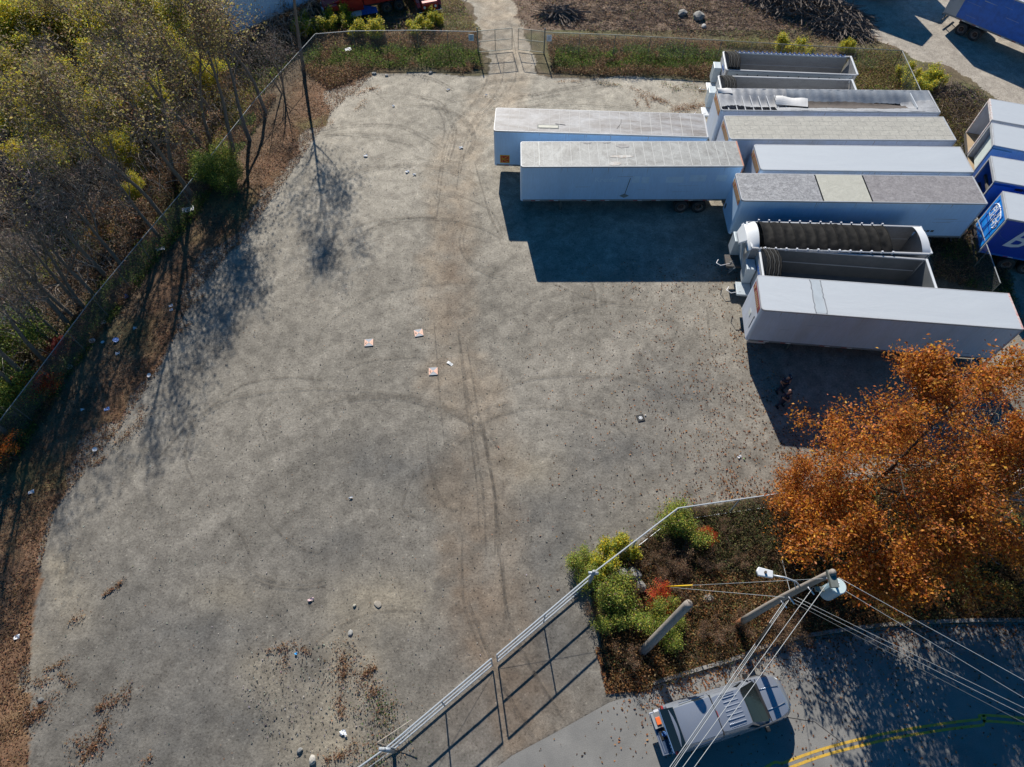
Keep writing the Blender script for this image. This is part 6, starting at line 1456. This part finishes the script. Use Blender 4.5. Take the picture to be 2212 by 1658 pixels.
# tufts of dead grass standing on the gravel
for (u0, v0, u1, v1, wd, n, g) in [(738,1408,744,1446,13,420,0),(775,1462,812,1442,9,420,0),(733,1470,745,1452,8,180,0),(790,1478,812,1500,12,260,0),(812,1500,835,1560,16,600,1),(733,1508,738,1548,9,260,0),(575,1407,640,1392,7,240,0),(605,1425,622,1440,6,90,0),(650,1400,668,1412,6,90,0),
        (2,1600,108,1518,13,1500,0),(70,1480,105,1470,6,160,0),(180,1640,222,1590,13,700,0),(215,1580,232,1558,6,160,0),(206,1535,282,1498,9,500,0),(150,1600,185,1612,6,120,0),(222,1288,266,1256,5,260,0),(150,1345,178,1330,5,110,0),(95,1450,150,1425,5,180,0),(310,1650,325,1634,5,80,0),(130,1455,158,1485,6,160,0),
        (1360,190,1385,200,10,160,0),(1385,205,1440,222,12,700,0),(1450,238,1525,228,16,1100,0),(1480,185,1550,205,14,700,1),(1372,216,1380,232,6,120,0),(1395,216,1402,232,6,120,0),(1200,178,1260,176,5,160,0),(1290,180,1340,186,7,260,1),(1430,180,1470,196,10,300,1),(1520,250,1560,235,10,300,1),
        (760,205,815,190,10,420,0),(790,215,770,240,8,160,0),(690,280,720,262,6,200,0),(845,1600,800,1650,22,700,1),(700,1645,780,1615,10,400,0),(310,880,300,930,7,260,0),(250,960,290,925,8,300,0),(200,1010,228,985,6,180,0),(410,660,440,640,8,260,0),(385,720,410,700,7,220,0),(500,540,525,520,7,220,0)]:
    a_ = np.array(G(u0, v0)); b_ = np.array(G(u1, v1)); t_ = rg.random((n, 1)); wm = wd * 0.032; gate_ = vnoise(t_[:, 0] * 9 + u0, t_[:, 0] * 0 + v0, 1.1, 2)
    n = int(n * 0.7); t_ = t_[:n]; gate_ = gate_[:n]; XY = a_ + (b_ - a_) * t_ + rg.normal(size=(n, 2)) * wm * np.clip(gate_[:, None] * 2.2 - 0.4, 0.15, 1.6)
    cover("dead_grass", "drift of dead brown grass and leaves on the gravel", XY, rg, lambda P, r, g=g: pick([(0.34, 0.19, 0.10), (0.26, 0.14, 0.08), (0.40, 0.26, 0.16)] + (GR_P[:2] if g else []), len(P), r, 0.3), 0.05, 0.045, 1, 0.7, 0.5, 0.03)
# rocks
def rock(u, v, s, label, seed, col=(0.30, 0.29, 0.27), group=None, sq=0.6):
    r = random.Random(seed); bm = bmesh.new(); bmesh.ops.create_icosphere(bm, subdivisions=2, radius=1)
    for q_ in bm.verts: q_.co *= 1 + r.uniform(-0.16, 0.16)
    for q_ in bm.verts: q_.co = Vector((q_.co.x * s * r.uniform(1.0, 1.04), q_.co.y * s * 0.8, (q_.co.z * sq + sq * 0.6) * s))
    me = bpy.data.meshes.new("rock"); bm.to_mesh(me); bm.free(); me.materials.append(M("rock_%02d" % int(col[0] * 100), col, 0.9, 0, tuple(c * .55 for c in col), .7, 2.5, fine=.3, bmp=.5)); o = link("rock", me); x, y = G(u, v); o.location = (x, y, -0.02 * s); o.rotation_euler = (0, 0, r.uniform(0, 6)); tag(o, label, "rock", group)
rock(1342, 1247, 0.52, "big grey boulder in the bushes by the gate post", 1, sq=0.8); rock(1368, 1243, 0.42, "grey boulder right beside the biggest one in the bushes", 2, sq=0.8); rock(1383, 1268, 0.3, "smaller upright stone below the two boulders", 3, sq=1)
rock(816, 1306, 0.20, "flat pale stone bedded in the gravel above the dead grass tufts", 4, (0.42, 0.37, 0.30), sq=.2); rock(766, 1309, 0.09, "small tan stone left of the flat pale one", 5, (0.45, 0.42, 0.34)); rock(676, 1642, 0.20, "pale round stone at the bottom edge", 6, (0.48, 0.45, 0.40))
rock(648, 1622, 0.14, "dark stone above the pale round one at the bottom edge", 7, (0.25, 0.25, 0.24)); rock(757, 1368, 0.15, "small grey stone right of the curved rut", 8, (0.40, 0.39, 0.36), sq=.3)
rock(1474, 33, 0.5, "grey boulder on the cleared ground", 9); rock(1508, 41, 0.65, "larger grey boulder beside it on the cleared ground", 10); rock(1520, 60, 0.3, "pale stone below the two boulders on the cleared ground", 11, (0.5, 0.48, 0.45)); rock(1487, 1312, 0.30, "grey stone behind the top of the short wooden post", 12); rock(1530, 1295, 0.28, "stone in the scrub right of the short wooden post", 13)
rock(1394, 898, 0.06, "white pebble beside the black target", 14, (0.6, 0.58, 0.55)); rock(89, 1513, 0.14, "dark stone on the gravel beside the lower litter strip", 15, (0.2, 0.2, 0.19)); rock(808, 160, 0.22, "grey rubble lump at the back edge of the gravel", 16, (0.33, 0.33, 0.31), sq=.4); rock(835, 164, 0.18, "lower rubble lump next to it at the back edge", 17, (0.36, 0.35, 0.33), sq=.4); rock(930, 158, 0.2, "rubble lump at the back edge nearer the gate", 18, (0.3, 0.3, 0.29), sq=.4)
# litter thrown over the fence: each piece lies by itself
mLit = M("litter_white", (0.72, 0.74, 0.78), 0.5); mLitB = M("litter_blue", (0.30, 0.45, 0.85), 0.5)
def disc(u, v, r_, label, m=mLit, group="litter along the long fence"):
    t = thing("paper_plate", label, "plate", (*G(u, v), 0.10), 0, group); mb = MB(); n = 16
    for k in range(n):
        a, b = 2*pi*k/n, 2*pi*(k+1)/n; mb.quad((0,0,0), (r_*.7*cos(a), r_*.7*sin(a), 0), (r_*.7*cos(b), r_*.7*sin(b), 0), (0,0,0)) if False else None
        mb.f.append((len(mb.v), len(mb.v)+1, len(mb.v)+2)); mb.v += [(0,0,0), (r_*.7*cos(a), r_*.7*sin(a), 0), (r_*.7*cos(b), r_*.7*sin(b), 0)]
        mb.quad((r_*.7*cos(a), r_*.7*sin(a), 0), (r_*cos(a), r_*sin(a), .03), (r_*cos(b), r_*sin(b), .03), (r_*.7*cos(b), r_*.7*sin(b), 0))
    mb.build("dish", m, t); t.rotation_euler = (random.uniform(-.3, .3), random.uniform(-.3, .3), 0)
for u, v, r_, lb, m in ((274,643,.17,"pale blue plate highest in the shaded weeds",mLitB),(226,699,.17,"white plate beside the fence shadow",mLit),(201,739,.19,"large white plate low in the brown litter",mLit),(224,742,.11,"small pinkish dish right of the large plate",mLit),(252,737,.18,"bright blue-rimmed plate in the leaf litter",mLitB),(153,795,.17,"white plate under the dark red sumac",mLit),(324,813,.13,"round white dish at the edge of the gravel",mLit),(207,973,.13,"white dish on the gravel edge below the others",mLit),(264,620,.08,"tiny white dish left of the pale blue plate",mLit)): disc(u, v, r_, lb, m)
def scrap(u, v, w, h, label, m=mLit, nm="paper_scrap", z=0.06, a=0.4, group="scraps of litter"):
    t = thing(nm, label, "litter", (*G(u, v), z), a, group); r = random.Random(int(u * 7 + v)); MB().grid(lambda p, q_: (w*(p-.5), h*(q_-.5), 0.03*sin(p*6+q_*4+u)), 4, 3).build("sheet", m, t)
for u, v, w, h, lb, m in ((370,662,.25,.2,"white scrap in the litter above its twin",mLit),(371,671,.2,.18,"white scrap just below its twin in the litter",mLit),(232,885,.3,.2,"blue-white carton on the brown litter",mLitB),(179,886,.2,.15,"small grey scrap left of the blue-white carton",mLit),(292,710,.2,.2,"white scrap between two tree shadows",mLit),(255,765,.25,.2,"crumpled white scrap under the trees",mLit),(69,1064,.3,.2,"white scrap at the lower thicket edge",mLit),(38,1377,.25,.2,"pale scrap at the bottom left litter",mLit),(672,1296,.3,.12,"pink-striped wrapper on the gravel",M("pink_wrap",(.62,.45,.46),.6)),(746,1585,.12,.3,"white tube on the gravel near the bottom fence",mLit),(740,1583,.2,.2,"white chip left of it",mLit),(640,1413,.12,.1,"bright blue bottle top among the dead grass",M("cyan_cap",(.05,.4,.8),.5)),
     (758,1076,.2,.08,"thin white strip on the open gravel",mLit),(1597,988,.22,.12,"white wrapper among the leaves near the fence",mLit),(1607,992,.1,.1,"greenish chip left of the wrapper",M("green_chip",(.45,.6,.3),.6)),(850,230,.2,.2,"white scrap near the back left of the gravel",mLit),(968,195,.3,.15,"white scrap on the pale gravel by the track",mLit),(1050,207,.25,.1,"white scrap near the back gate",mLit),(996,320,.3,.2,"white scrap beside the track, mid way",mLit),(880,372,.3,.2,"scatter of white foam on the pale gravel",mLit),(895,378,.25,.15,"second bit of white foam next to it",mLit),(790,338,.3,.2,"white foam bit further left on the gravel",mLit)): scrap(u, v, w, h, lb, m)
scrap(754, 115, .55, .45, "white board with dark marks lying in the weeds inside the back fence", mLit, "white_board", 0.35)
scrap(411, 462, .8, .5, "white bag of rubbish caught by the green bush", mLit, "rubbish_bag", 0.4); scrap(350, 545, .6, .3, "pale rubbish heaped by the fence shadow", mLit, "rubbish_bag", 0.3)
# scattered stones in the gravel
q = sample([(90,1200),(350,800),(600,400),(1100,200),(1560,250),(1560,600),(1600,1000),(1270,1240),(820,1640),(60,1640)], 2600, rg)
q = np.concatenate([q, sample([(540,1400),(760,1380),(830,1500),(860,1600),(600,1655),(520,1500)], 900, rg)]); P = np.concatenate([q, np.full((len(q), 1), 0.02)], 1); A, B = rand_axes(len(P), rg, 0.04, 0.3, 0.7); o = link("gravel_stones", quads_mesh("gravel_stones", P, A, B, pick([(0.34, 0.33, 0.31), (0.13, 0.13, 0.12), (0.26, 0.25, 0.23), (0.42, 0.41, 0.38), (0.10, 0.09, 0.085)], len(P), rg, 0.2), mLeaf)); o['kind'] = 'stuff'; o['label'] = "loose stones on the gravel"

# ------------------------------------------------------------------ red trucks at the top edge
mRedP = M("faded_red_paint", (0.38, 0.022, 0.018), 0.4, 0.1, (0.18, 0.02, 0.02), 0.6, 1.5, coat=0.3)
def redtruck(label, u, v, ang, s=1.0):
    x, y = G(u, v); t = thing("red_truck", label, "truck", (x, y, 0), ang, "old red trucks beyond the back fence"); t.scale = (s, s, s)
    MB().prism([(0.9, -1.05, 0.7), (2.9, -1.05, 0.7), (2.9, -1.05, 2.2), (2.3, -1.05, 2.75), (0.9, -1.05, 2.75)], (0, 2.1, 0)).build("cab", mRedP, t, bevel=0.06)
    MB().prism([(2.9, -0.85, 0.7), (4.5, -0.75, 0.8), (4.5, -0.75, 1.5), (2.9, -0.85, 1.8)], (0, 1.6, 0)).build("bonnet", mRedP, t, bevel=0.08)
    MB().box(-3.2, 0.8, -1.15, 1.15, 1.1, 2.1).build("dump_body", mRedP, t, bevel=0.04); MB().box(-3.3, 4.4, -0.45, 0.45, 0.6, 0.9).build("chassis", mFrame, t)
    MB().box(4.5, 4.65, -1.1, 1.1, 0.5, 0.8).build("bumper", mChrome, t, bevel=0.02)
    for y_ in (-1, 1):
        MB().quad((1.2, y_*1.056, 1.75), (2.35, y_*1.056, 1.75), (2.2, y_*1.056, 2.5), (1.2, y_*1.056, 2.5)).build("side_window", mGlass, t)
        MB().prism([(3.1, y_*0.85, 1.1), (4.4, y_*0.85, 1.1), (4.2, y_*0.85, 1.5), (3.3, y_*0.85, 1.6)], (0, y_*0.35, 0)).build("wheel_arch", mRedP, t, bevel=0.05)
        MB().tube([(4.52, y_*0.55, 1.15), (4.6, y_*0.55, 1.15)], 0.12, 10).build("headlight", mWhR, t)
    MB().quad((2.91, -0.9, 1.85), (2.91, 0.9, 1.85), (2.35, 0.9, 2.70), (2.35, -0.9, 2.70)).build("windscreen", mGlass, t)
    for x_ in (-2.4, -1.2, 3.7):
        wheel(t, x_, -1.2); wheel(t, x_, 1.2, True)
    return t
redtruck("faded red truck with its cab at the top edge, nearer the woods", 805, 22, R(200), 1.0); redtruck("second red truck at the top edge beside the dirt path", 905, -8, R(-70), 0.95)
t = thing("metal_sheet", "bright bent metal sheet lying under the red truck's side", "metal sheet", (*G(770, 38), 0.3), R(20)); MB().prism([(-.7, -.5, 0), (.5, -.5, .05), (.6, .4, .5), (.3, .5, .6)], (0, 0, 0.03)).build("sheet", mWhR, t); MB().prism([(.52, -.5, .05), (2.0, -.55, .05), (2.0, .0, .3), (.6, .4, .5)], (0, 0, .03)).build("dull_half", mBlueS, t)
